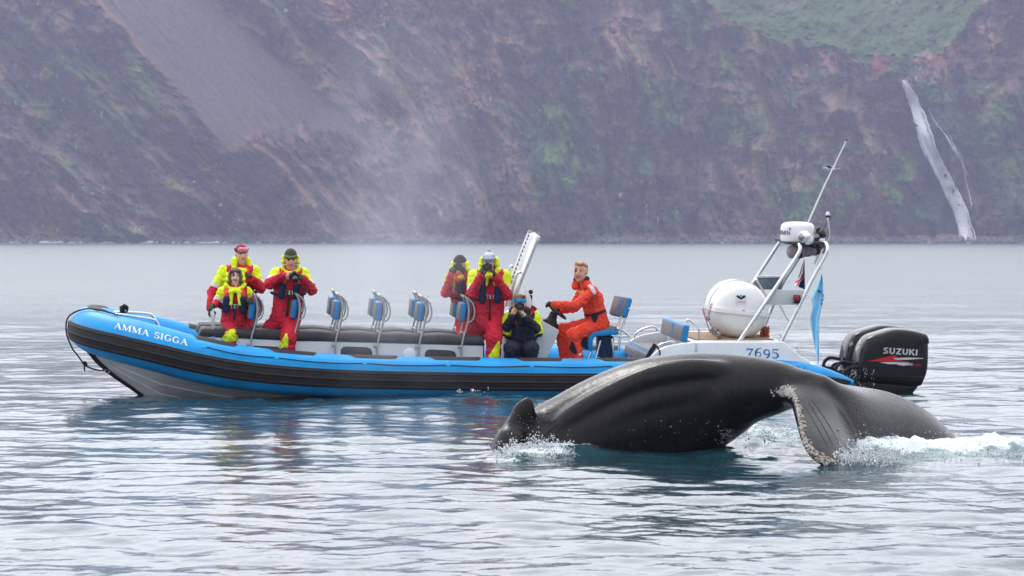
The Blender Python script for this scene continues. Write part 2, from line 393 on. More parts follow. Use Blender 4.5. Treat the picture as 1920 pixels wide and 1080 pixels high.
# ================================================================== SEA
def build_sea():
    # rows in depth (geometric), columns fan out with depth
    rows = [1.0, 3.0, 6.0, 9.0, 11.0]
    y = 12.5
    while y < 75: rows.append(y); y *= 1.0017
    while y < 2300: rows.append(y); y *= 1.012
    ys = np.array(rows)
    ui = np.linspace(-0.235, 0.235, 521)
    uo = 0.235*np.exp(np.linspace(0, math.log(30), 26))[1:]
    us = np.concatenate([-uo[::-1], ui, uo])
    Y, U = np.meshgrid(ys, us, indexing='ij'); X = U*Y
    fade = np.clip((ys/60.0), 0, 1)[:, None]
    fadex = np.clip((1.0-(np.abs(U)-0.235)/0.2), 0, 1)
    Z = np.zeros_like(X)
    r = np.random.default_rng(11)
    # long low swell, then chop; crests mostly run across the view
    def waves(n, l0, l1, slope, spread, main):
        nonlocal Z
        for i in range(n):
            lam = l0*(l1/l0)**r.random(); k = 2*PI/lam
            th = main + spread*r.normal()
            a = slope/k/math.sqrt(n)*math.sqrt(2)
            ph = k*(X*math.cos(th)+Y*math.sin(th)) + r.random()*2*PI
            w = 1.0/(1.0+(Y/(lam*70.0))**4)          # waves finer than the grid die out with distance
            Z += a*w*(np.sin(ph) + 0.25*np.cos(2*ph))
    waves(14, 4.0, 12.0, 0.018, 0.5, 1.25)
    waves(26, 1.3, 3.5, WS[0], 0.7, 1.5)
    waves(40, 0.45, 1.2, WS[1], 0.8, 1.4)
    waves(30, 0.18, 0.42, WS[2], 1.0, 1.6)
    # calmer and more ruffled patches
    patch = fbm(X*0.22, Y*0.10, 4, 5)
    Z *= (0.78 + 0.5*sstep(0.35, 0.65, patch))
    foam = np.zeros_like(X)
    turb = np.zeros_like(X)          # aerated green water
    for fn in SEA_MODS:
        Z, foam, turb = fn(X, Y, Z, foam, turb)
    Z = Z*fadex*np.clip(1.6-Y/700.0, 0, 1)
    nr, nc = X.shape
    V = np.stack([X, Y, Z], -1).reshape(-1, 3)
    idx = np.arange(nr*nc).reshape(nr, nc)
    Q = np.stack([idx[:-1, :-1], idx[:-1, 1:], idx[1:, 1:], idx[1:, :-1]], -1).reshape(-1, 4)
    me = np_mesh('sea', V, Q)
    attr(me, 'foam', foam.ravel()); attr(me, 'turb', turb.ravel())
    m = bpy.data.materials.new('sea_water'); m.use_nodes = True; n = m.node_tree; nn = n.nodes; ll = n.links
    b = nn['Principled BSDF']
    b.inputs['IOR'].default_value = 1.5; b.inputs['Roughness'].default_value = 0.035
    g = nn.new('ShaderNodeNewGeometry'); sp = nn.new('ShaderNodeSeparateXYZ'); ll.new(g.outputs['Position'], sp.inputs[0])
    # colour of the water body; whiter and greener where air is mixed in
    fa = nn.new('ShaderNodeAttribute'); fa.attribute_name = 'foam'; ta = nn.new('ShaderNodeAttribute'); ta.attribute_name = 'turb'
    fn1 = nn.new('ShaderNodeTexNoise'); fn1.inputs['Scale'].default_value = 9; fn1.inputs['Detail'].default_value = 9; fn1.inputs['Roughness'].default_value = 0.72
    mpf = nn.new('ShaderNodeMapping'); mpf.inputs['Scale'].default_value = (1, 0.45, 1.0); ll.new(g.outputs['Position'], mpf.inputs[0]); ll.new(mpf.outputs[0], fn1.inputs['Vector'])
    # foam factor = smoothstep(noise, 1-foam)
    s1 = nn.new('ShaderNodeMath'); s1.operation = 'SUBTRACT'; s1.inputs[0].default_value = 1.0; ll.new(fa.outputs['Fac'], s1.inputs[1])
    s2 = nn.new('ShaderNodeMath'); s2.operation = 'SUBTRACT'; ll.new(fn1.outputs[0], s2.inputs[0]); ll.new(s1.outputs[0], s2.inputs[1])
    s3 = nn.new('ShaderNodeMapRange'); s3.interpolation_type = 'SMOOTHSTEP'; ll.new(s2.outputs[0], s3.inputs[0]); s3.inputs[1].default_value = -0.06; s3.inputs[2].default_value = 0.10
    base = nn.new('ShaderNodeMixRGB'); base.inputs[1].default_value = (0.012, 0.045, 0.062, 1); base.inputs[2].default_value = (0.03, 0.12, 0.13, 1); ll.new(ta.outputs['Fac'], base.inputs[0])
    c2 = nn.new('ShaderNodeMixRGB'); ll.new(s3.outputs[0], c2.inputs[0]); ll.new(base.outputs[0], c2.inputs[1]); c2.inputs[2].default_value = (0.56, 0.61, 0.63, 1)
    ll.new(c2.outputs[0], b.inputs['Base Color'])
    # finer ripples than the mesh holds: bump, wider with distance
    mp1 = nn.new('ShaderNodeMapping'); mp1.inputs['Scale'].default_value = (1, 0.8, 1); ll.new(g.outputs['Position'], mp1.inputs[0])
    def noise(scale, det, rough=0.5):
        a = nn.new('ShaderNodeTexNoise'); a.inputs['Scale'].default_value = scale; a.inputs['Detail'].default_value = det; a.inputs['Roughness'].default_value = rough
        ll.new(mp1.outputs[0], a.inputs['Vector']); return a
    nA = noise(4.5, 3); nB = noise(0.9, 4); nC = noise(0.06, 3)
    bA = nn.new('ShaderNodeBump'); bA.inputs['Distance'].default_value = WS[3]; ll.new(nA.outputs[0], bA.inputs['Height'])
    farf = nn.new('ShaderNodeMapRange'); ll.new(sp.outputs['Y'], farf.inputs[0]); farf.inputs[1].default_value = 30; farf.inputs[2].default_value = 90; farf.inputs[3].default_value = 0.0; farf.inputs[4].default_value = 1.0
    bB = nn.new('ShaderNodeBump'); bB.inputs['Distance'].default_value = WS[4]; ll.new(nB.outputs[0], bB.inputs['Height']); ll.new(farf.outputs[0], bB.inputs['Strength']); ll.new(bA.outputs[0], bB.inputs['Normal'])
    ll.new(bB.outputs[0], b.inputs['Normal'])
    rr = nn.new('ShaderNodeMapRange'); ll.new(sp.outputs['Y'], rr.inputs[0]); rr.inputs[1].default_value = 25; rr.inputs[2].default_value = 120; rr.inputs[3].default_value = 0.10; rr.inputs[4].default_value = WS[5]
    rm = nn.new('ShaderNodeMath'); rm.operation = 'MAXIMUM'; ll.new(rr.outputs[0], rm.inputs[0])
    rf = nn.new('ShaderNodeMath'); rf.operation = 'MULTIPLY'; ll.new(s3.outputs[0], rf.inputs[0]); rf.inputs[1].default_value = 0.7; ll.new(rf.outputs[0], rm.inputs[1])
    ll.new(rm.outputs[0], b.inputs['Roughness'])
    o = link('sea', me, m); tag(o, kind='structure')
    return o
WS = [0.016, 0.050, 0.052, 0.012, 0.12, 0.30]
SEA_MODS = []

# ================================================================== CLIFF
CL0 = 1400.0      # distance of the shore
def build_cliff():
    nx, nz_ = 1150, 420
    # coordinates on the cliff: a = pixels-equivalent metres east, h = height parameter
    px = np.concatenate([np.linspace(-3400, -130, 150)[:-1], np.linspace(-130, 2050, nx), np.linspace(2050, 5300, 150)[1:]])
    py = np.concatenate([[458.5, 456.5, 455], np.linspace(454, -40, nz_), np.linspace(-40, -75, 10)[1:]])
    PY, PX = np.meshgrid(py, px, indexing='ij')
    S = CL0/F                                            # metres per unit at the shore
    h = (455-PY)*S                                       # roughly the height above the water
    wx, wy = PX/100.0, PY/100.0
    # gully direction: down to the right on the left side, nearly straight on the right
    lean = 0.75*(1-sstep(500, 1300, PX)) + 0.12
    gu = wx - lean*(wy) ; gv = wy
    warp = fbm(gu*1.2, gv*1.2, 4, 21)-0.5
    rid = 0.6*ridged(gu*0.8+warp*0.9, gv*0.34+warp*0.6, 5, 2) + 0.4*ridged(gu*2.4+warp*0.8, gv*1.1+warp*0.7, 4, 52)
    cr = fbm(gu*4.2+warp*2.5, gv*3.4+warp*1.5, 5, 8)
    fine = fbm(wx*22+cr*2, wy*16, 4, 31)
    strata = fbm(wx*0.8+cr*0.4, wy*7.0+warp*2, 4, 14)
    # scree chute (smooth fan), in the upper left
    le = 190 + (PY)*0.86 + 12*(fbm(wy*3, wx, 3, 4)-0.5)*2
    re = 395 + (PY)*1.28 + 40*(fbm(wy*2.2, wx, 3, 9)-0.5)*2
    lim = 268 + 55*(fbm(wx*2.2, wy*1.5, 4, 44)-0.5)*2 - 0.10*(PX-500)
    scree = sstep(-8, 8, PX-le)*sstep(-26, 26, re-PX)*sstep(-14, 22, lim-PY)
    scree2 = sstep(0, 40, PX-(560+0.5*PY))*sstep(0, 60, (700+0.62*PY)-PX)*sstep(60, 160, PY)*sstep(430, 330, PY)
    # green hanging valley, upper right
    dx = PX-1650
    edge = np.interp(PX, [1290, 1330, 1390, 1460, 1540, 1640, 1720, 1780, 1810, 1840, 1870], [-60, 5, 45, 76, 95, 112, 106, 88, 55, 5, -80]) + 26*(fbm(wx*4.5, wy*4.5, 6, 61, gain=0.6)-0.5)*2
    left = 1310 + 0*PX
    green = sstep(-5, 7, edge-PY)*(PX > 1280)*(PX < 1875)
    ravine = np.exp(-((PX-(1690+0.42*(PY-150)))/46.0)**2)*sstep(140, 190, PY)
    depth = h*0.62                                        # overall slope
    depth += green*np.clip((edge-PY), 0, 200)*S*1.3       # the valley floor runs back
    amp = (1-scree*0.97)*(1-green*0.985)
    depth += amp*((0.62-rid)*75.0 + (cr-0.5)*20.0 + (fine-0.5)*3.5 + (strata-0.5)*7)
    depth += scree*6 + (fbm(gu*14, gv*1.2, 4, 77)-0.5)*2.0*scree
    depth += ravine*16
    depth += -10*np.exp(-((PX-1370)/55.0)**2)*sstep(330, 20, PY)
    foot = sstep(16, 0, (455-PY))
    depth = depth*(1-foot) + foot*((455-PY)*0.6)
    Yw = CL0 + 4 + np.clip(depth, -20, 400)
    X = (PX-960)/F*CL0*(1+0.0*depth) + (PX-960)/F*depth
    Z = h*(1+depth/CL0) + depth*0.0
    Z = CAMZ*0 + h*(Yw/CL0)
    Z[0] = -3; Z[1] = -1.0
    Z += sstep(-35, -75, PY)*(fbm(wx*0.9, wx*0+3, 5, 700)-0.35)*26      # uneven crest
    V = np.stack([X, Yw, Z], -1).reshape(-1, 3)
    nr, nc = X.shape; idx = np.arange(nr*nc).reshape(nr, nc)
    Q = np.stack([idx[:-1, :-1], idx[:-1, 1:], idx[1:, 1:], idx[1:, :-1]], -1).reshape(-1, 4)
    me = np_mesh('cliff', V, Q)
    # ---- ground colours (rock, scree, moss, red soil), relief shade painted into cracks and gullies
    def c3(*c): return np.array(c, np.float32)
    def mixc(a, b, t): return a*(1-t[..., None]) + b*t[..., None]
    brown = c3(0.165, 0.085, 0.055); dark = c3(0.045, 0.034, 0.040); purple = c3(0.120, 0.072, 0.068); tan = c3(0.25, 0.165, 0.135)
    green1 = c3(0.035, 0.125, 0.035); moss = c3(0.14, 0.21, 0.012); teal = c3(0.015, 0.065, 0.045); scr = c3(0.125, 0.098, 0.092); red = c3(0.26, 0.055, 0.05)
    n1 = fbm(gu*1.1+warp*1.2, gv*0.8+warp*0.8, 5, 100); n2 = fbm(gu*2.2+warp*0.8, gv*1.3+warp*0.6, 6, 101, gain=0.55); n3 = fbm(wx*1.3, wy*1.1, 4, 102); n4 = fbm(gu*7.5+warp*0.8, gv*3.6+warp*0.8, 5, 105, gain=0.6); crack = 1-np.abs(2*fbm(gu*2.4+warp*0.7, gv*0.9+warp*0.6, 5, 300, gain=0.5)-1); blk = fbm(wx*5.5+warp, wy*5.0, 5, 320, gain=0.62)
    col = mixc(np.broadcast_to(brown, X.shape+(3,)), purple, sstep(0.35, 0.65, n1))
    col = mixc(col, tan, sstep(0.50, 0.78, n2)*0.75)
    col = mixc(col, dark, sstep(0.50, 0.30, n2)*0.75)
    col = mixc(col, tan*1.15, sstep(0.62, 0.76, n4)*0.35)
    col = mixc(col, dark*0.8, sstep(0.40, 0.26, n4)*0.4)
    col = mixc(col, dark*0.75, sstep(0.90, 0.985, crack)*0.85)  # dark crack lines paint in shading that the flat light leaves out
    col = mixc(col, tan*0.9, sstep(0.56, 0.72, blk)*0.45)
    col = mixc(col, dark, sstep(0.42, 0.28, blk)*0.6)
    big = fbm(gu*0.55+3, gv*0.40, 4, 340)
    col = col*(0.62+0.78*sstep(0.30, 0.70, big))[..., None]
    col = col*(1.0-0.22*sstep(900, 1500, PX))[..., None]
    vegz = sstep(0.40, 0.58, n3)*sstep(0.44, 0.62, fbm(gu*3.2, gv*3.2, 6, 103, gain=0.6))
    veg = np.clip(vegz*(0.45+0.8*sstep(900, 1300, PX)) + 0.6*np.exp(-(((PX-140-0.8*(PY-200)*0.6)/100)**2))*sstep(0.42, 0.6, n2)*sstep(30, 120, PY), 0, 1)
    veg = np.clip(veg + 0.8*np.exp(-((PX-1390)/70)**2-((PY-235)/45)**2)*sstep(0.35, 0.6, n2) + 0.7*np.exp(-((PX-1060)/90)**2-((PY-280)/80)**2)*sstep(0.4, 0.6, n1), 0, 1)
    veg = np.clip(veg + 0.7*np.exp(-((PX-1850-0.1*PY)/70)**2)*sstep(0.40, 0.6, n2)*sstep(120, 220, PY), 0, 1)
    veg *= (1-scree)
    col = mixc(col, mixc(np.broadcast_to(teal, col.shape), green1, sstep(0.4, 0.6, n4)), veg*0.95)
    col = mixc(col, moss, veg*sstep(0.50, 0.66, fbm(gu*3.6, gv*3, 5, 110))*0.8)
    # pale pebbly outcrops
    col = mixc(col, c3(0.38, 0.33, 0.30), sstep(0.72, 0.80, fbm(wx*14, wy*9, 4, 120))*sstep(0.5, 0.65, n3)*0.8)
    band = np.exp(-((PX-(le-22))/16.0)**2)*sstep(-20, 40, PY)*sstep(430, 300, PY)
    col = mixc(col, dark*1.1, band*0.8)
    band2 = np.exp(-((PX-(le-2))/7.0)**2)*sstep(200, 60, PY)
    col = mixc(col, c3(0.32, 0.15, 0.11), band2*0.8)
    sc_c = scr[None, None, :]*(0.92+0.22*fbm(gu*16, gv*1.3, 5, 130))[..., None]
    col = mixc(col, sc_c, scree)
    col = mixc(col, scr*0.98, scree2*0.45*sstep(0.3, 0.6, n1))
    g_c = mixc(np.broadcast_to(c3(0.050, 0.094, 0.026), col.shape), c3(0.13, 0.11, 0.09), np.clip(np.exp(-((PX-(1470-1.9*(PY-10)))/26)**2)*sstep(60, 0, PY) + np.exp(-((PX-1685)/34)**2)*sstep(95, 10, PY)*0.35, 0, 1)*0.8)
    g_c = g_c*(0.85+0.3*fbm(wx*6, wy*6, 4, 131))[..., None]
    col = mixc(col, g_c, green)
    rim = np.exp(-((PY-edge-14)/13.0)**2)*sstep(1320, 1400, PX)*sstep(1900, 1750, PX)*sstep(0.45, 0.62, fbm(wx*5, wy*5, 4, 140))
    col = mixc(col, red, rim*0.5*(1-green))
    wet = np.clip(ravine*1.4, 0, 1)*sstep(0.12, 0.42, n2)
    col = mixc(col, c3(0.035, 0.040, 0.042), wet*0.85)  # darker rock in the ravine round the fall
    # larger features of this slope: gully shade painted dark beside the scree, a ridge left of the valley, dark walls by the fall
    def line(x0, y0, x1, y1, w, j=14):
        t = np.clip((PY-y0)/(y1-y0), 0, 1); xc = x0+(x1-x0)*t + j*(fbm(wy*2.5, wx*0.3, 4, int(x0) % 97)-0.5)*2
        return np.exp(-((PX-xc)/w)**2)*sstep(y0-25, y0+25, PY)*sstep(y1+35, y1-35, PY)
    for (a, b_, c_, d_, w_, k_) in ((150, 40, 380, 330, 11, .6), (95, 120, 300, 400, 14, .55), (330, 250, 520, 440, 9, .6), (470, 60, 760, 330, 12, .55), (600, 40, 830, 260, 10, .45), (212, 340, 212, 450, 4, .9), (930, 10, 915, 75, 6, .8), (895, 270, 930, 400, 13, .8), (1165, 260, 1200, 330, 5, .7), (1290, 5, 1400, 130, 16, .45), (1400, 120, 1500, 300, 9, .6), (1560, 150, 1640, 420, 9, .5), (1100, 40, 1240, 300, 8, .5), (1000, 200, 1130, 440, 10, .5), (1290, 180, 1420, 440, 9, .5), (740, 200, 800, 440, 9, .4)):
        col = mixc(col, dark*0.8, line(a, b_, c_, d_, w_)*k_*(1-green)*(1-scree))  # gullies and clefts: their shade is put into the colour
    for (a, b_, w_, h_, k_) in ((140, 30, 60, 22, .7), (870, 375, 42, 50, .7), (700, 370, 50, 60, .4), (1620, 240, 40, 60, .5), (1830, 350, 50, 60, .5), (60, 330, 70, 60, .5), (600, 150, 40, 60, .6), (1750, 330, 30, 60, .2)):
        col = mixc(col, tan*1.05, np.exp(-((PX-a)/w_)**2-((PY-b_)/h_)**2)*sstep(0.40, 0.58, blk)*k_*(1-green)*(1-scree))
    for (a, b_, w_, h_, k_) in ((130, 130, 60, 60, .9), (230, 170, 60, 80, .7), (260, 420, 60, 40, .8), (100, 250, 70, 50, .5), (1060, 90, 60, 60, .8), (1090, 280, 90, 70, .8), (1370, 240, 70, 40, .95), (1380, 110, 50, 60, .7), (1300, 60, 40, 40, .7), (1480, 370, 110, 50, .7), (1240, 170, 60, 90, .6), (1870, 240, 50, 110, .8), (1800, 200, 50, 60, .7), (1560, 400, 60, 60, .6), (1530, 250, 60, 60, .5), (930, 260, 40, 50, .6)):
        mk = np.exp(-((PX-a)/w_)**2-((PY-b_)/h_)**2)*sstep(0.42, 0.60, fbm(gu*4.2, gv*3.4, 6, 401, gain=0.62))*k_*0.75*(1-scree)*(1-green)
        col = mixc(col, mixc(np.broadcast_to(green1*0.9, col.shape), moss, sstep(0.45, 0.65, n4)), mk)
    wall = np.exp(-((PX-1800-0.12*(PY-300))/70)**2)*sstep(150, 230, PY)*sstep(0.25, 0.5, n2)
    col = mixc(col, c3(0.035, 0.048, 0.045), wall*0.6)
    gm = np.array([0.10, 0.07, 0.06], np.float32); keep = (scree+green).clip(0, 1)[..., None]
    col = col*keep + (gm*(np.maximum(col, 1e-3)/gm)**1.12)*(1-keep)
    # beach of grey stones
    beach = sstep(19, 13, (455-PY)+6*(fbm(wx*1.1, wy*0, 3, 150)-0.5)*2 + 9*sstep(420, 60, PX))
    col = mixc(col, c3(0.26, 0.22, 0.20)*0+c3(0.25, 0.215, 0.195)*1.0, beach*0.9)
    col = mixc(col, c3(0.045, 0.045, 0.05), sstep(4.0, 2.0, 455-PY)*0.9)
    col = col*(0.86+0.28*fine)[..., None]
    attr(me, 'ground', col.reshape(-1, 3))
    m = bpy.data.materials.new('cliff_ground'); m.use_nodes = True; n = m.node_tree; b = n.nodes['Principled BSDF']
    a = n.nodes.new('ShaderNodeAttribute'); a.attribute_name = 'ground'
    g = n.nodes.new('ShaderNodeNewGeometry')
    t = n.nodes.new('ShaderNodeTexNoise'); t.inputs['Scale'].default_value = 0.45; t.inputs['Detail'].default_value = 6; t.inputs['Roughness'].default_value = 0.65; n.links.new(g.outputs['Position'], t.inputs['Vector'])
    mr = n.nodes.new('ShaderNodeMapRange'); n.links.new(t.outputs[0], mr.inputs[0]); mr.inputs[1].default_value = 0.25; mr.inputs[2].default_value = 0.75; mr.inputs[3].default_value = 0.85; mr.inputs[4].default_value = 1.45
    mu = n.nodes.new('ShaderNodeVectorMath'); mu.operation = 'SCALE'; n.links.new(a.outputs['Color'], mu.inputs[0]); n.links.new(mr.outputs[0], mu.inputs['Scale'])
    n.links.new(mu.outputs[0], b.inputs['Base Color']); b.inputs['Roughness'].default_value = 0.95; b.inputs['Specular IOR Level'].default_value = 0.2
    bp = n.nodes.new('ShaderNodeBump'); bp.inputs['Distance'].default_value = 1.2; n.links.new(t.outputs[0], bp.inputs['Height']); n.links.new(bp.outputs[0], b.inputs['Normal'])
    o = link('cliff', me, m); tag(o, kind='structure')
    # ---- waterfall: many thin threads following the rock down a ravine
    def surf(pxv, pyv, lift):
        ix = np.clip(np.searchsorted(px, pxv), 1, len(px)-1); iy = np.clip(np.searchsorted(-py, -pyv), 1, len(py)-1)
        p = V.reshape(nr, nc, 3)[iy, ix]
        return p*np.array([1, 1, 1]) - np.array([0, lift, 0])
    ctr_y = np.array([150, 180, 225, 280, 340, 395, 452.0]); ctr_x = np.array([1690, 1705, 1722, 1738, 1768, 1795, 1810.0]); wid = np.array([6, 11, 13, 16, 16, 17, 20.0])
    VV, QQ = [], []
    r = np.random.default_rng(5)
    def thread(x0off, y0, y1, w, drift, lift):
        yy = np.arange(y0, y1, 4.0)
        if len(yy) < 3: return
        cx = np.interp(yy, ctr_y, ctr_x) + x0off*np.interp(yy, ctr_y, wid) + drift*(yy-y0)*0.01 + 0.9*np.sin(yy*0.05+x0off*2)+0.5*np.sin(yy*0.17+x0off*3)
        ww = w*(0.5+0.5*np.sin(np.linspace(0.15, PI-0.1, len(yy))))*(0.8+0.4*r.random(len(yy)))
        base = sum(len(v) for v in VV)
        P = []
        raw = np.array([surf(cx[k], yy[k], lift) for k in range(len(yy))]); n_ = 11
        sm = np.convolve(np.pad(raw[:, 1], n_//2, mode='edge'), np.ones(n_)/n_, mode='valid'); raw[:, 0] *= sm/raw[:, 1]; raw[:, 1] = sm-3.0
        for k in range(len(yy)):
            p = raw[k]; s = ww[k]*S
            d = (p[1]/CL0)
            P.append([p[0]-s, p[1], p[2]]); P.append([p[0]-s*0.1, p[1]-s*0.35, p[2]]); P.append([p[0]+s, p[1], p[2]])
        VV.append(np.array(P))
        for k in range(len(yy)-1):
            for j in range(2):
                a_ = base+3*k+j; QQ.append([a_, a_+1, a_+4, a_+3])
    for i in range(130):
        y0 = 150 + 240*r.random()**1.5; ln = 50+150*r.random()
        thread(r.normal()*0.42, y0, min(452, y0+ln), 0.3+0.6*r.random(), 0, 2.5+2.0*r.random())
    for i in range(5): thread(r.normal()*0.30, 150+8*r.random(), 452, 1.2+1.4*r.random(), 0, 2.2+1.5*r.random())
    me2 = np_mesh('waterfall', np.concatenate(VV), np.array(QQ))
    fo = link('waterfall', me2, mat('falling_water', (0.90, 0.91, 0.93), 0.6, var=0.06, vscale=0.3)); tag(fo, 'tall white waterfall dropping down the dark cliff to the shore', 'waterfall')
    # thin side fall
    VV.clear(); QQ.clear()
    ctr_x2 = np.array([1735, 1750, 1775, 1795, 1810, 1815, 1820.0]); ctr_x = ctr_x2; ctr_y = np.array([195, 225, 255, 290, 330, 370, 400.0]); wid = np.array([2, 3, 3, 4, 5, 6, 7.0])
    for i in range(12):
        y0 = 198 + 150*r.random(); thread(r.normal()*0.5, y0, min(395, y0+40+40*r.random()), 0.2+0.25*r.random(), 0, 2.5)
    me3 = np_mesh('waterfall', np.concatenate(VV), np.array(QQ))
    fo2 = link('waterfall', me3, MATS['falling_water']); tag(fo2, 'thin broken trickle of water just right of the big waterfall', 'waterfall')
    # surf along the foot of the cliff
    bm = bmesh.new(); r2 = random.Random(4)
    for i in range(150):
        pxv = r2.uniform(-60, 430) if i < 80 else r2.uniform(430, 1980)
        x = (pxv-960)/F*CL0; s = r2.uniform(0.2, 0.7)*(1.2 if i < 80 else 0.5)
        mt = Matrix.Translation((x, CL0-0.5-r2.random()*3, 0.05)) @ Matrix.Diagonal((s*r2.uniform(1, 4), s, s*r2.uniform(0.4, 1.6), 1))
        bmesh.ops.create_icosphere(bm, subdivisions=1, radius=1, matrix=mt)
    me4 = bpy.data.meshes.new('surf'); bm.to_mesh(me4); bm.free()
    so = link('surf', me4, mat('surf_white', (0.55, 0.57, 0.58), 0.7)); tag(so, 'small white breakers along the foot of the cliff', 'surf', kind='stuff')
    # boulders of the beach
    bm = bmesh.new()
    for i in range(1500):
        pxv = r2.uniform(-150, 2070); x = (pxv-960)/F*CL0; s = r2.uniform(0.25, 0.9)*(1.6 if r2.random() < 0.06 else 1)
        hh = r2.uniform(0, 3.2); mt = Matrix.Translation((x, CL0+2.0+hh*0.7, hh*0.9)) @ Euler((r2.random()*3, r2.random()*3, 0)).to_matrix().to_4x4() @ Matrix.Diagonal((s*1.3, s, s*0.8, 1))
        bmesh.ops.create_icosphere(bm, subdivisions=1, radius=1, matrix=mt)
    me5 = bpy.data.meshes.new('boulders'); bm.to_mesh(me5); bm.free()
    bo = link('boulders', me5, mat('beach_stone', (0.16, 0.14, 0.135), 0.9, var=0.5, vscale=0.5)); tag(bo, 'grey stones heaped along the beach under the cliff', 'boulders', kind='stuff')
    return o
# ================================================================== THE BOAT (built in its own frame: x to the stern, y away from the camera, z up)
BO = Vector((-0.735, 39.2, 0.0)); BROT = Euler((math.radians(2.5), 0, math.radians(8)), 'XYZ')
BM = Matrix.Translation(BO) @ BROT.to_matrix().to_4x4(); BMI = BM.inverted(); BM3 = BM.to_3x3(); BMI3 = BMI.to_3x3()
def B(px, py, yb):
    o = BMI @ CAMP; d = BMI3 @ ray(px, py); return o + d*((yb-o.y)/d.y)
def BW(px, py, yb): return BM @ B(px, py, yb)

blue = mat('blue_tube_fabric', (0.004, 0.30, 0.70), 0.42, var=0.17, vscale=2.2, vdetail=8, bump=0.003, bscale=9)
black = mat('black_rubber', (0.016, 0.015, 0.016), 0.6, var=0.35, vscale=9, bump=0.001, bscale=60)
rope_m = mat('black_rope', (0.018, 0.018, 0.02), 0.8, bump=0.002, bscale=180)
grey = mat('hull_grey_gelcoat', (0.68, 0.70, 0.71), 0.35, var=0.07, vscale=3, streak=(1, 1, 4))
white = mat('white_gelcoat', (0.78, 0.79, 0.80), 0.28, var=0.04, vscale=3, coat=0.3)
lgrey = mat('pale_grey_panel', (0.56, 0.585, 0.60), 0.4, var=0.05, vscale=4)
steel = mat('stainless_steel', (0.62, 0.62, 0.62), 0.22, metal=1.0, var=0.12, vscale=14)
alu = mat('brushed_aluminium', (0.68, 0.68, 0.69), 0.34, metal=0.9, var=0.10, vscale=10)
cush = mat('charcoal_vinyl', (0.045, 0.042, 0.044), 0.6, var=0.3, vscale=6, bump=0.003, bscale=22)
gvinyl = mat('grey_vinyl', (0.165, 0.155, 0.155), 0.55, var=0.15, vscale=9, bump=0.002, bscale=30)
bvinyl = mat('blue_vinyl', (0.006, 0.20, 0.50), 0.42, var=0.12, vscale=9, bump=0.001, bscale=30)
navy = mat('navy_fabric', (0.010, 0.022, 0.060), 0.8, var=0.3, vscale=20, bump=0.003, bscale=60)
wood = mat('brown_deck', (0.30, 0.19, 0.10), 0.7, var=0.25, vscale=6, streak=(0.6, 8, 4))
plast = mat('black_plastic', (0.015, 0.015, 0.016), 0.4, var=0.2)
wletter = mat('white_lettering', (0.85, 0.86, 0.88), 0.5, var=0.02)
bletter = mat('blue_lettering', (0.01, 0.16, 0.42), 0.5, var=0.03)
darkp = mat('dark_platform_recess_shade', (0.045, 0.043, 0.046), 0.7, var=0.2)  # black platform, and the painted shade of the pod's recesses

boat = empty('rigid_inflatable_boat', BO, BROT)
tag(boat, 'long blue and black rigid inflatable boat full of whale watchers, bow to the left', 'boat')

# ---- tube: control points from the near stern round the bow to the far stern
def _tubectrl():
    pts = []
    for px, py, r in ((1600, 717, 0.03), (1572, 713.5, 0.11), (1535, 711, 0.19), (1495, 710, 0.25), (1440, 711, 0.275), (1240, 711, 0.28), (1000, 711, 0.28), (820, 709, 0.28), (640, 705.5, 0.285), (500, 696, 0.293), (430, 687.5, 0.30), (355, 673, 0.305)):
        p = B(px, py, -1.05); pts.append((p.x, p.y, p.z, r))
    n = len(pts)
    z0 = pts[-1][2]
    for x, y, z in ((-4.02, -0.975, 0.665), (-4.40, -0.84, 0.745), (-4.73, -0.62, 0.815), (-4.96, -0.33, 0.875), (-5.05, 0.0, 0.905)):
        pts.append((x, y, z, 0.305))
    far_ = [(x, -y, z, r) for (x, y, z, r) in pts[:-1]][::-1]
    return pts+far_
TC = _tubectrl()
def _cr(arr, k):
    arr = np.array(arr); out_ = []
    for i in range(len(arr)-1):
        p0 = arr[max(i-1, 0)]; p1 = arr[i]; p2 = arr[i+1]; p3 = arr[min(i+2, len(arr)-1)]
        for j in range(k):
            t = j/k; out_.append(0.5*((2*p1)+(p2-p0)*t+(2*p0-5*p1+4*p2-p3)*t*t+(3*p1-p0-3*p2+p3)*t**3))
    out_.append(arr[-1]); return np.array(out_)
def _lin(arr):     # resample by arc length first so the spline does not overshoot
    arr = np.array(arr); out_ = [arr[0]]
    for a, b in zip(arr[:-1], arr[1:]):
        n = max(1, int(round(np.linalg.norm(b[:3]-a[:3])/0.45)))
        for i in range(1, n+1): out_.append(a+(b-a)*i/n)
    return np.array(out_)
_t = _lin(TC); _t[1:-1, :] = 0.25*_t[:-2]+0.5*_t[1:-1]+0.25*_t[2:]
TP = _cr(_t, 8)
TD = np.concatenate([[0], np.cumsum(np.linalg.norm(np.diff(TP[:, :3], axis=0), axis=1))])
TL = TD[-1]
_half = len(TP)//2
def s_at_x(xb):     # near side: arc length at local x
    return np.interp(-xb, -TP[:_half, 0], TD[:_half])
def s_at_px(px): return s_at_x(B(px, 690, -1.2).x)
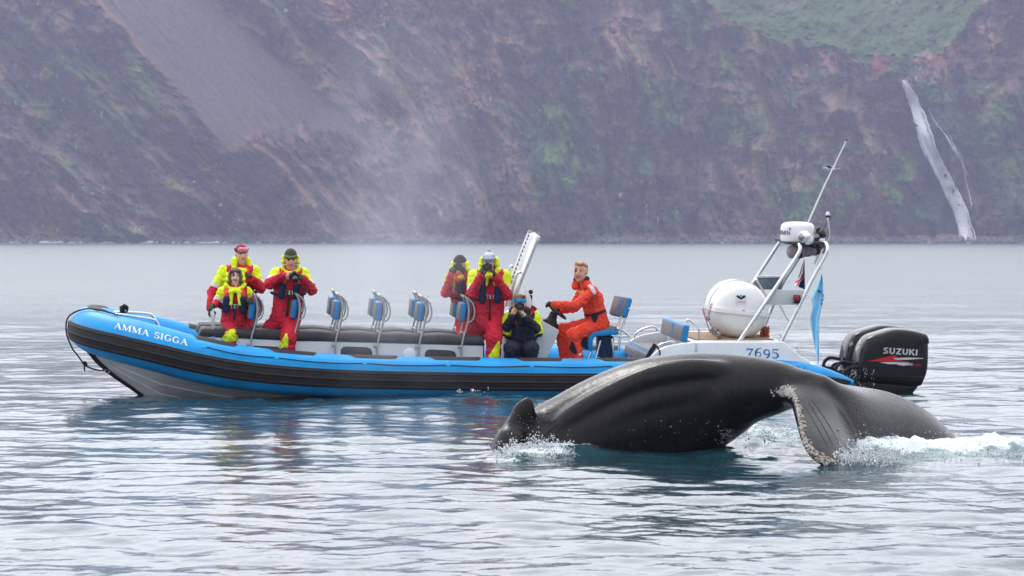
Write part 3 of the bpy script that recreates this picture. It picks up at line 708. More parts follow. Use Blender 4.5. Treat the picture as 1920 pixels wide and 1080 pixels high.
def tube_pt(s_, phi, off=0.0):
    i = lambda v: np.array([np.interp(v, TD, TP[:, q]) for q in range(4)])
    p = i(s_); a = i(max(0, s_-0.03)); b = i(min(TL, s_+0.03)); t = (b-a)[:3]; t /= np.linalg.norm(t)
    out_ = np.cross(t, [0, 0, 1.0]); out_ /= np.linalg.norm(out_)          # near stern->bow: t=-x, out = -x cross z = +y ... fix sign
    if out_ @ np.array([p[0]*0, p[1], 0]) < 0 and abs(p[1]) > 0.05: out_ = -out_
    elif abs(p[1]) <= 0.05: out_ = np.array([-1.0, 0, 0])
    up = np.cross(t, out_); up = up if up[2] > 0 else -up
    return Vector(p[:3] + (p[3]+off)*(up*math.cos(phi)+out_*math.sin(phi)))
def tube_patch(name, s0, s1, f0, f1, off, m, ns=40, nf=8, prof=None, parent=None, taper=None, label=None, thick=0.006):
    V = []; Fs = []
    for i in range(ns+1):
        s_ = s0+(s1-s0)*i/ns; a0 = f0(i/ns) if callable(f0) else f0; a1 = f1(i/ns) if callable(f1) else f1
        for j in range(nf+1):
            u = j/nf; e = 0 if (j in (0, nf) or i in (0, ns)) else 1
            o = off*(e if thick else 1) + (prof(u) if (prof and e) else 0) + (0.0005 if not e else 0)
            V.append(tube_pt(s_, math.radians(a0+(a1-a0)*u), o))
    for i in range(ns):
        for j in range(nf): a = i*(nf+1)+j; Fs.append((a, a+1, a+nf+2, a+nf+1))
    return Geo().add(V, Fs).build(name, m, parent or boat, ang=50, label=label)
# the skin
V = []; nph = 28; NSEC = len(TP)
for i in range(NSEC):
    for j in range(nph): V.append(tube_pt(TD[i], 2*PI*j/nph))
Fs = [(i*nph+j, i*nph+(j+1) % nph, (i+1)*nph+(j+1) % nph, (i+1)*nph+j) for i in range(NSEC-1) for j in range(nph)]
Fs += [tuple(range(nph)), tuple((NSEC-1)*nph+j for j in range(nph))]
tube_o = Geo().add(V, Fs).build('inflatable_tube', blue, boat, ang=60)
from mathutils.bvhtree import BVHTree
def bvh_of(o):
    me = o.data; return BVHTree.FromPolygons([v.co.copy() for v in me.vertices], [tuple(p.vertices) for p in me.polygons])
def decal(name, quads_px, target_o, m, parent, off=0.004, label=None, tris=False, sub=None, backup=None):
    """marks printed on a surface: outline points are looked up on the surface itself"""
    bv = bvh_of(target_o) if not isinstance(target_o, BVHTree) else target_o
    o_ = BMI @ CAMP; V = []; Fs = []
    for q in quads_px:
        P = []
        for (x, y) in q:
            d = (BMI3 @ ray(x, y)).normalized(); hit = bv.ray_cast(o_, d)
            if hit[0] is None: P = None; break
            n = hit[1]; n = n if n.dot(d) < 0 else -n
            P.append(hit[0] + n*off)
        if P is None: continue
        b = len(V); V += P; Fs.append(tuple(range(b, b+len(P))))
    if not V: return None
    return Geo().add(V, Fs).build(name, m, parent, smooth=False, label=label)
def put_text(txt, x0, y0, x1, y1, hgt, slant=0.0, gap=0.1):
    """text along the straight base line (x0,y0)-(x1,y1), letters hgt pixels tall"""
    q, w = text_quads(txt, gap); ln = math.hypot(x1-x0, y1-y0); ux, uy = (x1-x0)/ln, (y1-y0)/ln; sx = ln/w
    return [[(x0+ux*(x+slant*y)*sx + uy*y*hgt*0.0 + (x*0), y0+uy*(x+slant*y)*sx - y*hgt) for (x, y) in k] for k in q]
strk = lambda u: 0.010*(max(0, 1-abs(u-0.16)/0.05)+max(0, 1-abs(u-0.5)/0.05)+max(0, 1-abs(u-0.84)/0.05))
def strake(name, a, b, label=None):
    tube_patch(name, a, b, lambda u: 68, lambda u: 119, 0.022, black, ns=220, nf=24, prof=strk)
strake('rub_strake', s_at_x(5.26), TL-s_at_x(5.26))
# black sole at the stern and black bow cap
tube_patch('bow_cap', TL/2-0.42, TL/2+0.42, -22, 12, 0.012, black, ns=20, nf=6)
# non-skid pads on top of the tube
for a, b in ((350, 440), (497, 593), (650, 748), (800, 904), (966, 1058), (1120, 1214)):
    sa, sb = s_at_px(b), s_at_px(a)
    tube_patch('nonskid_pad', sa, sb, -34, lambda u: 26*min(1, (1-u)*6+0.05, u*14+0.2), 0.010, black, ns=26, nf=6)
    tube_patch('nonskid_pad', TL-sb, TL-sa, -34, 26, 0.010, black, ns=20, nf=6)
# raised blue reinforcement band above the strake, with lifeline tabs and the lifeline
tube_patch('reinforcement_band', s_at_px(1500), s_at_px(358), 30, 64, 0.012, blue, ns=120, nf=6)
tabs = [378, 515, 682, 838, 995, 1149, 1300]
for p in tabs:
    tube_patch('lifeline_tab', s_at_px(p+8), s_at_px(p-8), 46, 57, 0.022, blue, ns=4, nf=3)
g = Geo(); g2 = Geo()
for a, b in zip(tabs[:-1], tabs[1:]):
    sa, sb = s_at_px(a+4), s_at_px(b-4)
    g.tube([tube_pt(sa+(sb-sa)*u, math.radians(50+3.5*math.sin(PI*u)), 0.026) for u in np.linspace(0, 1, 14)], 0.007, 6)
    g2.tube([tube_pt(TL-(sa+(sb-sa)*u), math.radians(50+4*math.sin(PI*u)), 0.024) for u in np.linspace(0, 1, 14)], 0.007, 6)
g.build('lifeline', rope_m, boat); g2.build('lifeline', rope_m, boat)
_q = put_text('AMMA SIGGA', 213.5, 615.5, 351, 648.5, 11.5, slant=0.12)
decal('name_lettering', [k for k in _q if k[0][0] < 281], tube_o, wletter, boat, off=0.005)
decal('name_lettering', [k for k in _q if k[0][0] >= 281], tube_o, wletter, boat, off=0.005)
_q = put_text('pl', 1488, 694, 1508, 700, 11, slant=0.2)
decal('maker_lettering', [k for k in _q if k[0][0] > 1497.5], tube_o, mat('dark_blue_print', (0.01, 0.05, 0.16), 0.5), boat, off=0.016)
decal('maker_lettering', [k for k in _q if k[0][0] <= 1497.5], tube_o, mat('dark_blue_print', (0.01, 0.05, 0.16), 0.5), boat, off=0.016)

# ---- hull under the tube
stem = [B(162, 652, 0), B(172, 664, 0), B(186, 680, 0), B(215, 704, 0), B(243, 723, 0), B(268, 741, 0), B(300, 766, 0)]
kx = [p.x for p in stem]+[-2.6, -1.0, 5.0]; kz = [p.z for p in stem]+[-0.42, -0.5, -0.5]
def tube_c(xb):
    s_ = s_at_x(xb); return np.array([np.interp(s_, TD, TP[:, q]) for q in range(4)])
V = []; Fs = []; xs = np.concatenate([np.linspace(kx[0], -3.0, 26), np.linspace(-2.7, 4.85, 26)]); NT = 33
for x in xs:
    kzv = np.interp(x, kx, kz); c = tube_c(x); yt = max(0.02, abs(c[1])-0.10); zt = c[2]-0.17
    yt *= np.clip((x-kx[0])/(-4.2-kx[0]), 0.03, 1)**0.6; zt = max(zt-0.08*float(sstep(-4.0, -4.6, x)), kzv+0.02)
    for sgn in (-1, 1):
        for j in range(NT):
            t = j/(NT-1); y = yt*(1-t**1.25); z = zt+(kzv-zt)*t
            st = 0.022*(1-(t*4.5) % 1.0)*(t*4.5 < 4)
            V.append((x, sgn*(y+st*(1 if y > 0.04 else y/0.04)), z))
n = len(xs)
for i in range(n-1):
    for k in range(2):
        for j in range(NT-1):
            a = i*2*NT+k*NT+j; Fs.append((a, a+1, a+1+2*NT, a+2*NT))
Geo().add(V, Fs).build('hull', grey, boat, ang=24)
Geo().tube(smooth_path([B(160, 650, 0)]+stem+[Vector((-2.6, 0, -0.44))], 5), 0.036, 8).build('keel_strip', black, boat)
# transom
Geo().prism([(4.85, -0.92, 0.42), (4.85, 0.92, 0.42), (4.85, 0.8, -0.3), (4.85, 0, -0.5), (4.85, -0.8, -0.3)], (-0.08, 0, 0), 0.01).build('transom', grey, boat)
# deck
DZ = 0.05
dk = []
for x in np.linspace(-4.0, 4.8, 30):
    c = tube_c(x); dk.append((x, -(abs(c[1])-0.02), max(DZ, min(c[2]-0.1, DZ+max(0, (-2.6-x))*0.30))))
V = []; Fs = []
dk = [(x, max(y, -0.93), z) for x, y, z in dk]
for (x, y, z) in dk: V += [(x, y, z), (x, -y, z)]
for i in range(len(dk)-1): Fs.append((2*i, 2*i+2, 2*i+3, 2*i+1))
Geo().add(V, Fs).build('deck', lgrey, boat, smooth=False)

# ---- bow fittings
g = Geo()
rail_n = smooth_path([B(214, 596, -0.62), B(216, 591, -0.62), B(224, 589.5, -0.62), B(255, 594, -0.62), B(286, 599, -0.62), B(294, 604, -0.62), B(300, 617, -0.62)], 5)
g.tube(rail_n, 0.017, 8).build('bow_rail', steel, boat)
Geo().tube(smooth_path([B(212, 590, 0.02), B(215, 586, 0.02), B(223, 585, 0.02), B(250, 586, 0.02), B(276, 588, 0.02), B(287, 593, 0.02), B(296, 610, 0.02)], 5), 0.017, 8).build('bow_rail', steel, boat)
Geo().box(B(231, 591, -0.25), (0.075, 0.06, 0.24), bev=0.008).build('bow_post', alu, boat)
g = Geo()
for i in range(9):
    a = i*0.7; g.ball(B(232+3.5*math.sin(a*2.1), 573+1.3*i+2*math.cos(a), -0.27+0.03*math.cos(a*3)), (0.035, 0.035, 0.022), 8, 6)
g.tube(smooth_path([B(232, 571, -0.33), B(239, 575, -0.34), B(238, 584, -0.34), B(228, 586, -0.34), B(226, 578, -0.34), B(233, 571, -0.33)], 5), 0.012, 6)
g.build('coiled_rope', rope_m, boat)
# painter: over the bow, hanging to a knot, then up to the towing eye
g = Geo()
pth = [tube_pt(TL/2-0.75, math.radians(8), 0.02), tube_pt(TL/2-0.4, math.radians(12), 0.022), tube_pt(TL/2-0.2, math.radians(30), 0.025), tube_pt(TL/2-0.06, math.radians(62), 0.05), tube_pt(TL/2-0.06, math.radians(95), 0.04),
       B(134, 650, -0.1), B(146, 667, -0.08), B(159, 684, -0.06), B(172, 691, -0.05), B(188, 694.5, -0.04), B(201, 694, -0.03)]
g.tube(smooth_path(pth, 6), 0.011, 6)
g.ball(B(158.5, 681, -0.06), (0.035, 0.03, 0.03), 8, 6); g.ball(B(161, 684, -0.07), 0.026, 8, 6)
g.tube([B(159, 684, -0.06), B(158, 690, -0.06), B(159, 696, -0.06)], [0.013, 0.013, 0.009], 6)
g.build('painter_rope', rope_m, boat)
Geo().tube([B(201+4.5*math.cos(a), 696+3.5*math.sin(a), -0.04) for a in np.linspace(0, 2*PI, 13)[:-1]], 0.006, 6, closed=True).build('towing_eye', steel, boat)
tube_patch('far_tube_strip', TL-s_at_px(430), TL-s_at_px(372), -60, -35, 0.008, black, ns=16, nf=3)

# ---- jockey seat pods
def pod(yf, yb_, name='seat_pod'):
    top = [(385, 632), (430, 634), (472, 636), (562, 640), (590, 640), (707, 643), (830, 646.5), (906, 648.5)]
    pts = [B(x, y, -0.60) for x, y in top]
    poly = [Vector((p.x, yf, p.z)) for p in pts]; poly = poly+[Vector((poly[-1].x, yf, DZ)), Vector((poly[0].x, yf, DZ))]
    return Geo().prism(poly, (0, yb_-yf, 0), 0.012).build(name, lgrey, boat)
pod(-0.60, -0.16); pod(0.16, 0.60)
def cushion(yf, yb_):
    xs_ = np.linspace(B(372, 620, -0.6).x, B(909, 630, -0.6).x, 110)
    bx = [B(x, y, -0.60) for x, y in ((372, 632), (472, 636), (590, 640), (707, 643), (830, 646.5), (909, 648.5))]
    tx = [B(x, y, -0.60) for x, y in ((372, 613), (472, 617), (590, 621.5), (707, 625), (830, 628), (909, 630))]
    V = []; Fs = []; nn_ = 20
    for i, x in enumerate(xs_):
        zb = np.interp(x, [p.x for p in bx], [p.z for p in bx])+0.002; zt = np.interp(x, [p.x for p in tx], [p.z for p in tx])
        e = min(1, (x-xs_[0])/0.07, (xs_[-1]-x)/0.07); e = math.sqrt(max(0.0, 1-(1-e)**2))
        zt += 0.010*math.cos((x-B(673, 620, -0.6).x)/0.575*2*PI)
        w = (yb_-yf)/2+0.02; cy = (yf+yb_)/2; hh = (zt-zb)*max(0.15, e)
        for j in range(nn_):
            a = 2*PI*j/nn_; ca, sa = math.cos(a), math.sin(a); p = 0.35
            V.append((x, cy+w*math.copysign(abs(ca)**p, ca), zb+hh*(0.5+0.5*math.copysign(abs(sa)**0.5, sa))))
    for i in range(len(xs_)-1):
        for j in range(nn_): Fs.append((i*nn_+j, i*nn_+(j+1) % nn_, (i+1)*nn_+(j+1) % nn_, (i+1)*nn_+j))
    Fs += [tuple(range(nn_)), tuple((len(xs_)-1)*nn_+j for j in range(nn_))]
    return Geo().add(V, Fs).build('seat_cushion', cush, boat, ang=60)
cushion(-0.60, -0.16); cushion(0.16, 0.60)
def plate(name, pts_px, yb, m, th=0.012, bev=0.004, parent=None, label=None):
    return Geo().prism([B(x, y, yb) for x, y in pts_px], (0, th, 0), bev).build(name, m, parent or boat, label=label)
plate('recess_shade_plate', [(638, 672), (639, 655), (644, 650.5), (650, 649.5), (688, 651), (695, 654), (698, 660), (698.5, 675)], -0.606, darkp)  # flat dark plates stand in for the shade inside open recesses
plate('recess_shade_plate', [(796, 680), (797, 661), (801, 656), (808, 655), (846, 657), (853, 660), (855.5, 666), (856, 680)], -0.606, darkp)
plate('recess_shade_plate', [(470, 664), (471, 652), (476, 648), (520, 650), (526, 655), (527, 668)], -0.606, darkp)
Geo().lathe([(0.001, 0), (0.07, 0), (0.085, 0.006), (0.09, 0.014), (0.09, 0.02)], B(768, 665, -0.622), axis=(0, 1, 0), n=24).build('round_hatch', white, boat)
# ---- seat backs: one set built at the third station, then copied
def seat_back(yn, yf_, first):
    ref = lambda px, py: B(px, py, -0.60)
    g = Geo()
    P = [ref(628, 664), ref(628, 650), ref(630.5, 633), ref(637, 610), ref(640.5, 594), ref(641, 572), ref(638, 560), ref(634, 552.5)]
    hoop = [ref(634, 552.5), ref(641, 556.5), ref(648, 565), ref(651.5, 575), ref(652, 585), ref(648.5, 596), ref(641, 601)]
    for y in (yn, yf_):
        q = lambda L_: [Vector((p.x, y, p.z)) for p in L_]
        low = P if abs(y-yn) < 0.01 else P
        g.tube(smooth_path(q(low), 4), 0.0145, 8); g.tube(smooth_path(q(hoop), 5), 0.0115, 8)
    t = ref(634, 552.5); g.tube([(t.x, yn, t.z), (t.x, yf_, t.z)], 0.0165, 8)
    t = ref(648, 565); g.tube([(t.x+0.012, yn, t.z), (t.x+0.012, yf_, t.z)], 0.012, 8)
    t = ref(634, 622); g.tube([(t.x, yn, t.z), (t.x, yf_, t.z)], 0.011, 8)
    g.box(Vector((ref(624.5, 647).x, yn-0.004, ref(624.5, 647).z)), (0.05, 0.02, 0.05), bev=0.006)
    fr = g.build('seat_back_frame', mat('dull_steel', (0.40, 0.40, 0.41), 0.35, metal=0.8, var=0.15), boat)
    c = ref(632, 582); ym = (yn+yf_)/2; wd = abs(yf_-yn)-0.045
    rot = Euler((0, math.radians(7), 0)).to_matrix()
    pd = Geo().box((c.x, ym, c.z), (0.075, wd, 0.255), rot, bev=0.028, seg=3).build('back_pad', bvinyl, fr)
    for sx, m_ in ((-0.036, gvinyl), (0.040, cush)):
        v = rot @ Vector((sx, 0, 0)); Geo().box((c.x+v.x, ym, c.z+v.z), (0.03, wd-0.035, 0.235), rot, bev=0.013, seg=2).build('pad_face', m_, fr)
    return fr
def copy_tree(o, parent, delta):
    c = o.copy(); C.objects.link(c); c.parent = parent; c.location = o.location+delta
    for ch in list(o.children):
        d = ch.copy(); C.objects.link(d); d.parent = c
    return c
for (yn, yf_) in ((-0.64, -0.21), (0.14, 0.56)):
    s0_ = seat_back(yn, yf_, True)
    for dx, dy in ((-159, -1), (-80, -2.0), (79, 2), (157, 3.6), (237, 3.6)):
        dlt = B(632+dx, 582+dy, -0.6)-B(632, 582, -0.6); dlt.y = 0
        copy_tree(s0_, boat, dlt)
# flat post in front of the first seat
plate('front_post', [(394, 579), (401, 578), (403, 600), (404, 640), (397, 640), (396, 600)], -0.60, alu, th=0.07, bev=0.008)

# ---- console
con = plate('console', [(950, 596), (985, 580), (1000, 592), (1018, 602), (1048, 619), (1048, 622), (1043, 635), (1023, 676), (1022, 700), (950, 700)], -0.42, lgrey, th=0.75, bev=0.012)
for q, (x, y) in enumerate(((1017, 612), (1017, 632), (1017, 650), (1017, 664), (1036, 640), (1029, 655))):
    Geo().ball(B(x, y, -0.423), (0.007, 0.004, 0.007), 6, 4).build('bolt_head', steel, con)
plate('windscreen', [(960, 600), (985, 541), (989, 543), (1012, 600)], -0.36, white, th=0.02, bev=0.004)
g = Geo()
g.lathe([(0.11, 0), (0.10, 0.06), (0.065, 0.12), (0.055, 0.2), (0.02, 0.22)], B(1030, 612, -0.1), axis=(0.35, 0, 1), n=16)
g.box(B(1026, 604, -0.1), (0.12, 0.14, 0.10), bev=0.02); g.box(B(1040, 611, -0.1), (0.1, 0.1, 0.06), bev=0.015)
g.build('helm_housing', plast, boat)
wc = B(1043, 583, -0.12); wn = Vector((0.62, -0.12, 0.78)).normalized(); wq = Vector((0, 0, 1)).rotation_difference(wn).to_matrix()
g = Geo(); RW = 0.165
g.tube([wc + wq @ Vector((RW*math.cos(a), RW*math.sin(a), 0)) for a in np.linspace(0, 2*PI, 29)[:-1]], 0.017, 8, closed=True)
g.build('steering_wheel', plast, boat)
wh = bpy.data.objects['steering_wheel']
g = Geo()
for a in (0.5, 2.6, 4.7): g.tube([wc - wn*0.03, wc + wq @ Vector((RW*math.cos(a), RW*math.sin(a), 0))], [0.02, 0.011], 6)
g.tube([wc-wn*0.14, wc], 0.025, 8); g.build('wheel_spokes', plast, wh)
g = Geo(); g.tube([B(997, 574, -0.2), B(996, 562, -0.2), B(995.5, 553, -0.2)], [0.013, 0.016, 0.02], 8); g.ball(B(995.3, 547.5, -0.2), 0.032, 10, 8)
g.tube([B(997, 573, -0.2), B(1000, 590, -0.2)], 0.012, 6)
g.build('microphone', plast, boat)
# ---- leaning gangway with holes in its rails
def gq(px, py, y): return B(px, py, y)
ga = [gq(992, 437, 0.30), gq(982, 462, 0.30), gq(970, 495, 0.30), gq(959, 527, 0.30), gq(948, 575, 0.30)]
gb = [gq(1006.5, 449, -0.28), gq(997, 473, -0.28), gq(984, 506, -0.28), gq(970, 541, -0.28), gq(955, 590, -0.28)]
ga, gb = smooth_path(ga, 4), smooth_path(gb, 4)
gang = Geo().tube(ga, 0.024, 8).tube(gb, 0.024, 8).build('boarding_ladder', alu, boat)
V = []; Fs = []
for a, b in zip(ga, gb): V += [a+(b-a)*0.03, a+(b-a)*0.12+Vector((0.05, 0, 0.02)), b+(a-b)*0.12+Vector((0.05, 0, 0.02)), b+(a-b)*0.03]
for i in range(len(ga)-1):
    for j in range(3): Fs.append((4*i+j, 4*i+j+1, 4*i+j+5, 4*i+j+4))
b0 = len(V); V += [v+Vector((0.012, 0, 0.005)) for v in V[:b0]]; Fs += [tuple(b0+i for i in reversed(f)) for f in Fs[:]]
Geo().add(V, Fs).build('ladder_tread', mat('pale_aluminium', (0.72, 0.73, 0.75), 0.4, metal=0.5), gang, ang=30)
for i in range(1, len(ga)-4, 1):
    p = ga[i]+(gb[i]-ga[i])*0.07+Vector((-0.004, -0.01, 0.0)); Geo().ball(p, (0.010, 0.006, 0.018), 6, 5).build('rail_hole', plast, gang)
for R_ in (ga, gb): Geo().tube([R_[0]+Vector((0.03*math.cos(a)+0.012, 0, 0.03*math.sin(a))) for a in np.linspace(-0.6, 3.4, 10)], 0.009, 6).build('ladder_hook', steel, gang)
Geo().tube(smooth_path([B(950, 560, 0.2), B(954, 516, 0.2), B(956, 502, 0.2), B(961, 498.5, 0.2), B(962, 502, 0.2)], 5), 0.016, 8).build('grab_rail', steel, boat)
Geo().tube(smooth_path([B(955, 590, -0.33), B(961, 548, -0.33), B(966, 522, -0.33), B(970, 513, -0.33), B(976, 510, -0.33), B(977, 513, -0.33)], 5), 0.016, 8).build('grab_rail', steel, boat)

# ---- helm seat
seat = empty('helm_seat', parent=boat)
S5 = lambda x, y: (1000+x/4.696, 460+y/4.696)
rot = Euler((math.radians(2), math.radians(17), math.radians(20))).to_matrix()
c = B(*S5(772, 540), -0.28)
bp_ = Geo().box(c, (0.085, 0.40, 0.29), rot, bev=0.035, seg=3).build('back_pad', bvinyl, seat)
v = rot @ Vector((-0.040, 0, 0)); Geo().box(c+v, (0.03, 0.36, 0.265), rot, bev=0.013).build('pad_face', gvinyl, seat)
g = Geo()
for k in (-0.04, -0.01, 0.02): g.box(c + rot @ Vector((-0.0565, k*1.6-0.05, 0)), (0.004, 0.012, 0.26), rot)
g.build('pad_stripes', bvinyl, seat)
prof = [(600, 752), (700, 745), (752, 752), (752, 785), (700, 792), (575, 800), (545, 808), (528, 830), (522, 930), (505, 938), (486, 925), (484, 830), (500, 790), (530, 768)]
Geo().prism([B(*S5(x, y), -0.47) for x, y in prof], (0, 0.40, 0), 0.012).build('seat_base', bvinyl, seat)
prof = [(640, 738), (690, 712), (735, 716), (752, 742), (752, 752), (600, 752)]
Geo().prism([B(*S5(x, y), -0.45) for x, y in prof], (0, 0.36, 0), 0.014).build('seat_cushion', gvinyl, seat)
prof = [(425, 865), (483, 800), (484, 925), (440, 900)]
Geo().prism([B(*S5(x, y), -0.40) for x, y in prof], (0, 0.30, 0), 0.012).build('front_bolster', navy, seat)
Geo().box((B(*S5(635, 890), -0.3).x, -0.25, B(*S5(635, 890), -0.3).z), (0.20, 0.30, 0.30), bev=0.02).build('locker_bag', navy, seat)
for pts in (((592, 838), (548, 1010)), ((690, 820), (712, 1010)), ((512, 932), (480, 1010)), ((835, 562), (775, 755), (745, 930)), ((778, 620), (742, 720), (735, 760))):
    Geo().tube([B(*S5(x, y), -0.44) for x, y in pts], 0.016, 8).build('seat_leg', steel, seat)
Geo().tube([B(*S5(835, 562), -0.08)]+[B(*S5(775, 755), -0.08), B(*S5(745, 930), -0.08)], 0.016, 8).build('seat_leg', steel, seat)
g = Geo(); g.tube(smooth_path([B(*S5(x, y), -0.47) for x, y in ((708, 800), (780, 802), (838, 800), (838, 790), (795, 755), (775, 748))], 4), 0.014, 8)
g.ball(B(*S5(835, 560), -0.44), 0.03, 8, 6); g.ball(B(*S5(745, 735), -0.45), 0.028, 8, 6)
g.build('arm_rest', steel, seat)

# ---- stern deck, settee
def zl(px, py, yb): p = B(px, py, yb); return p
wall = [(1213, 690), (1216, 676), (1225, 665), (1236, 656), (1252, 649), (1282, 643.5), (1310, 641.5)]
block = [(1300, 642), (1323, 641), (1471, 641), (1480, 649), (1490, 659), (1503, 669), (1520, 677.5), (1520, 690), (1300, 690)]
Geo().prism([B(x, y, -1.0) for x, y in block], (0, 2.0, 0), 0.02, seg=3).build('stern_deck', white, boat)
wpts = [B(x, y, -1.0) for x, y in wall]
wpoly = wpts+[Vector((wpts[-1].x, -1.0, wpts[0].z))]
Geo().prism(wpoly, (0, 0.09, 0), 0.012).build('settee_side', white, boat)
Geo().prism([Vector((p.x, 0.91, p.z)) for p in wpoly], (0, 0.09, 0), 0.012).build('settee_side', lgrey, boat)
Geo().prism([Vector((p.x, y, p.z)) for p, y in ((B(1312, 640.6, -1.0), -0.72), (B(1462, 640.6, -1.0), -0.72))]+[Vector((p.x, 0.72, p.z)) for p in (B(1462, 640.6, -1.0), B(1312, 640.6, -1.0))], (0, 0, 0.006)).build('deck_boards', wood, boat, smooth=False)
blk = B(1300, 642, -1.0)
Geo().box((blk.x-0.32, 0, blk.z-0.24), (0.60, 1.75, 0.20), bev=0.07, seg=4).build('settee_cushion', gvinyl, boat)
Geo().box((blk.x-0.32, 0, blk.z-0.42), (0.52, 1.78, 0.20), bev=0.01).build('settee_base', white, boat)
g = Geo()
for dx in (0.0, 0.03, 0.06): g.tube([(blk.x-0.6+dx*0.6, y, blk.z-0.17+dx*0.8) for y in (-0.83, 0.83)], 0.008, 6)
g.build('cushion_piping', bvinyl, boat)
rot = Euler((0, math.radians(8), 0)).to_matrix()
bk = Geo().box((blk.x-0.06, -0.02, blk.z+0.10), (0.085, 1.5, 0.235), rot, bev=0.022, seg=3).build('settee_back', bvinyl, boat)
Geo().box(Vector((blk.x-0.06, -0.02, blk.z+0.10)) + rot @ Vector((-0.036, 0, -0.012)), (0.03, 1.46, 0.20), rot, bev=0.010).build('pad_face', gvinyl, bk)
g = Geo()
for k in (-0.03, 0.03): g.box(Vector((blk.x-0.06, k-0.1, blk.z+0.10)) + rot @ Vector((-0.053, 0, -0.012)), (0.004, 0.02, 0.196), rot)
g.build('pad_stripes', bvinyl, bk)
S6 = lambda x, y: (1160+x/4.909, 500+y/4.909)
Geo().tube(smooth_path([B(*S6(x, y), -0.96) for x, y in ((360, 742), (366, 728), (400, 710), (480, 690), (515, 697), (535, 715), (540, 735))], 5), 0.013, 8).build('grab_rail', steel, boat)
Geo().tube(smooth_path([B(*S6(x, y), 0.95) for x, y in ((145, 655), (150, 630), (165, 608), (220, 575), (300, 551), (335, 558), (350, 575), (352, 592))], 5), 0.013, 8).build('grab_rail', steel, boat)
Geo().tube(smooth_path([B(*S6(x, y), -0.55) for x, y in ((632, 510), (632, 490), (650, 492), (700, 530), (735, 570), (742, 620), (742, 690))], 5), 0.013, 8).build('grab_rail', steel, boat)
g = Geo()
g.tube(smooth_path([B(*S6(x, y), -1.03) for x, y in ((322, 712), (350, 735), (378, 780), (375, 820), (345, 850), (300, 862), (262, 850), (285, 800), (310, 760))], 5, closed=True), 0.011, 6, closed=True)
g.prism([B(*S6(x, y), -1.045) for x, y in ((322, 708), (352, 738), (330, 775), (245, 868), (236, 850), (285, 760))], (0, 0.012, 0), 0.003)
g.build('carry_strap', rope_m, boat)

# ---- radar arch
S7 = lambda x, y: (1360+x/4, 250+y/4)
S8 = lambda x, y: (1360+x/3.8575, 480+y/3.8575)
arch = empty('radar_arch', parent=boat)
def leg(pts, name='arch_leg', r=0.026): return Geo().tube(smooth_path([B(x, y, yb) for x, y, yb in pts], 5), r, 10).build(name, alu, arch)
leg([(1385, 641, -0.90), (1456, 537, -0.80), (1492, 484, -0.74), (1500, 468, -0.72), (1499, 459, -0.66), (1494, 456, -0.5)])
leg([(1464, 641, -0.90), (1525, 520, -0.79), (1546, 481, -0.74), (1551, 467, -0.72), (1549, 457, -0.64), (1543, 455, -0.5)])
leg([(1343, 632, 0.90), (1408, 536, 0.80), (1445, 480, 0.72), (1464, 451, 0.66), (1470, 447, 0.55)])
leg([(1425, 632, 0.90), (1463, 540, 0.80), (1487, 500, 0.72), (1503, 474, 0.68), (1508, 457, 0.55)])
leg([(1418, 523, 0.70), (1447, 574, 0.78)], 'arch_brace', 0.016); leg([(1462, 571, -0.82), (1481, 604, -0.86)], 'arch_brace', 0.016)
leg([(1530, 496, -0.6), (1543, 466, -0.55)], 'arch_brace', 0.014); leg([(1526, 495, -0.4), (1539, 466, -0.4)], 'arch_brace', 0.014)
leg([(1419, 519, 0.72), (1471, 519, 0.72)], 'arch_brace', 0.016)
Geo().prism([B(x, y, -0.80) for x, y in ((1454, 543.5), (1512, 543.5), (1498, 571.5), (1437, 571.5))], (0, 0.03, 0), 0.006).build('arch_panel', lgrey, arch)
Geo().prism([B(x, y, 0.74) for x, y in ((1420, 520), (1470, 520), (1464, 543), (1407, 543))], (0, 0.02, 0), 0.004).build('arch_panel', mat('tinted_panel', (0.10, 0.14, 0.18), 0.15, var=0.4, vscale=1.5, coat=0.5), arch, label='dark tinted panel on the far side')
rl = Geo().box(B(1494, 561, -0.83), (0.085, 0.06, 0.12), bev=0.012).build('navigation_light', plast, arch)
Geo().box(B(1494, 559, -0.868), (0.065, 0.03, 0.075), bev=0.012).build('red_lens', mat('red_lens', (0.35, 0.01, 0.015), 0.15, coat=0.6), rl)
pz = B(1525, 459, -0.7); pz2 = B(1500, 459, -0.7)
Geo().prism([(B(1472, 452, 0.0).x-0.02, -0.62, pz.z), (B(1552, 458, -0.7).x, -0.62, pz.z), (B(1552, 458, -0.7).x, 0.55, pz.z), (B(1472, 452, 0.0).x-0.02, 0.55, pz.z)], (0, 0, 0.035), 0.006).build('arch_platform', darkp, arch)
# radar
rc = B(1495, 450, -0.28); 
rad = Geo().lathe([(0.21, -0.035), (0.235, 0.0), (0.235, 0.02), (0.238, 0.06), (0.236, 0.17), (0.225, 0.205), (0.195, 0.235), (0.13, 0.25), (0.05, 0.254), (0.001, 0.255)], rc, n=40).build('radar_dome', white, arch, ang=50)
Geo().lathe([(0.15, -0.06), (0.20, -0.045), (0.225, -0.02), (0.2255, 0.0)], rc, n=32).build('radar_base', plast, arch)
def wrap_text(txt, c, R, a0, hgt, z0, m, name, parent, wscale=1.0):
    q, w = text_quads(txt, 0.14); V = []; Fs = []
    for k in q:
        b = len(V)
        for (x, y) in k:
            a = a0+(x*hgt*wscale)/R; V.append((c.x+R*math.sin(a), c.y-R*math.cos(a), c.z+z0+y*hgt))
        Fs.append((b, b+1, b+2, b+3))
    return Geo().add(V, Fs).build(name, m, parent, smooth=False), w*hgt*wscale
lt = mat('dark_print', (0.03, 0.035, 0.05), 0.5)
q_, w_ = text_quads('garmin', 0.14); H_ = 0.062
endA = -0.62     # the word ends a little left of the middle as seen in the photograph
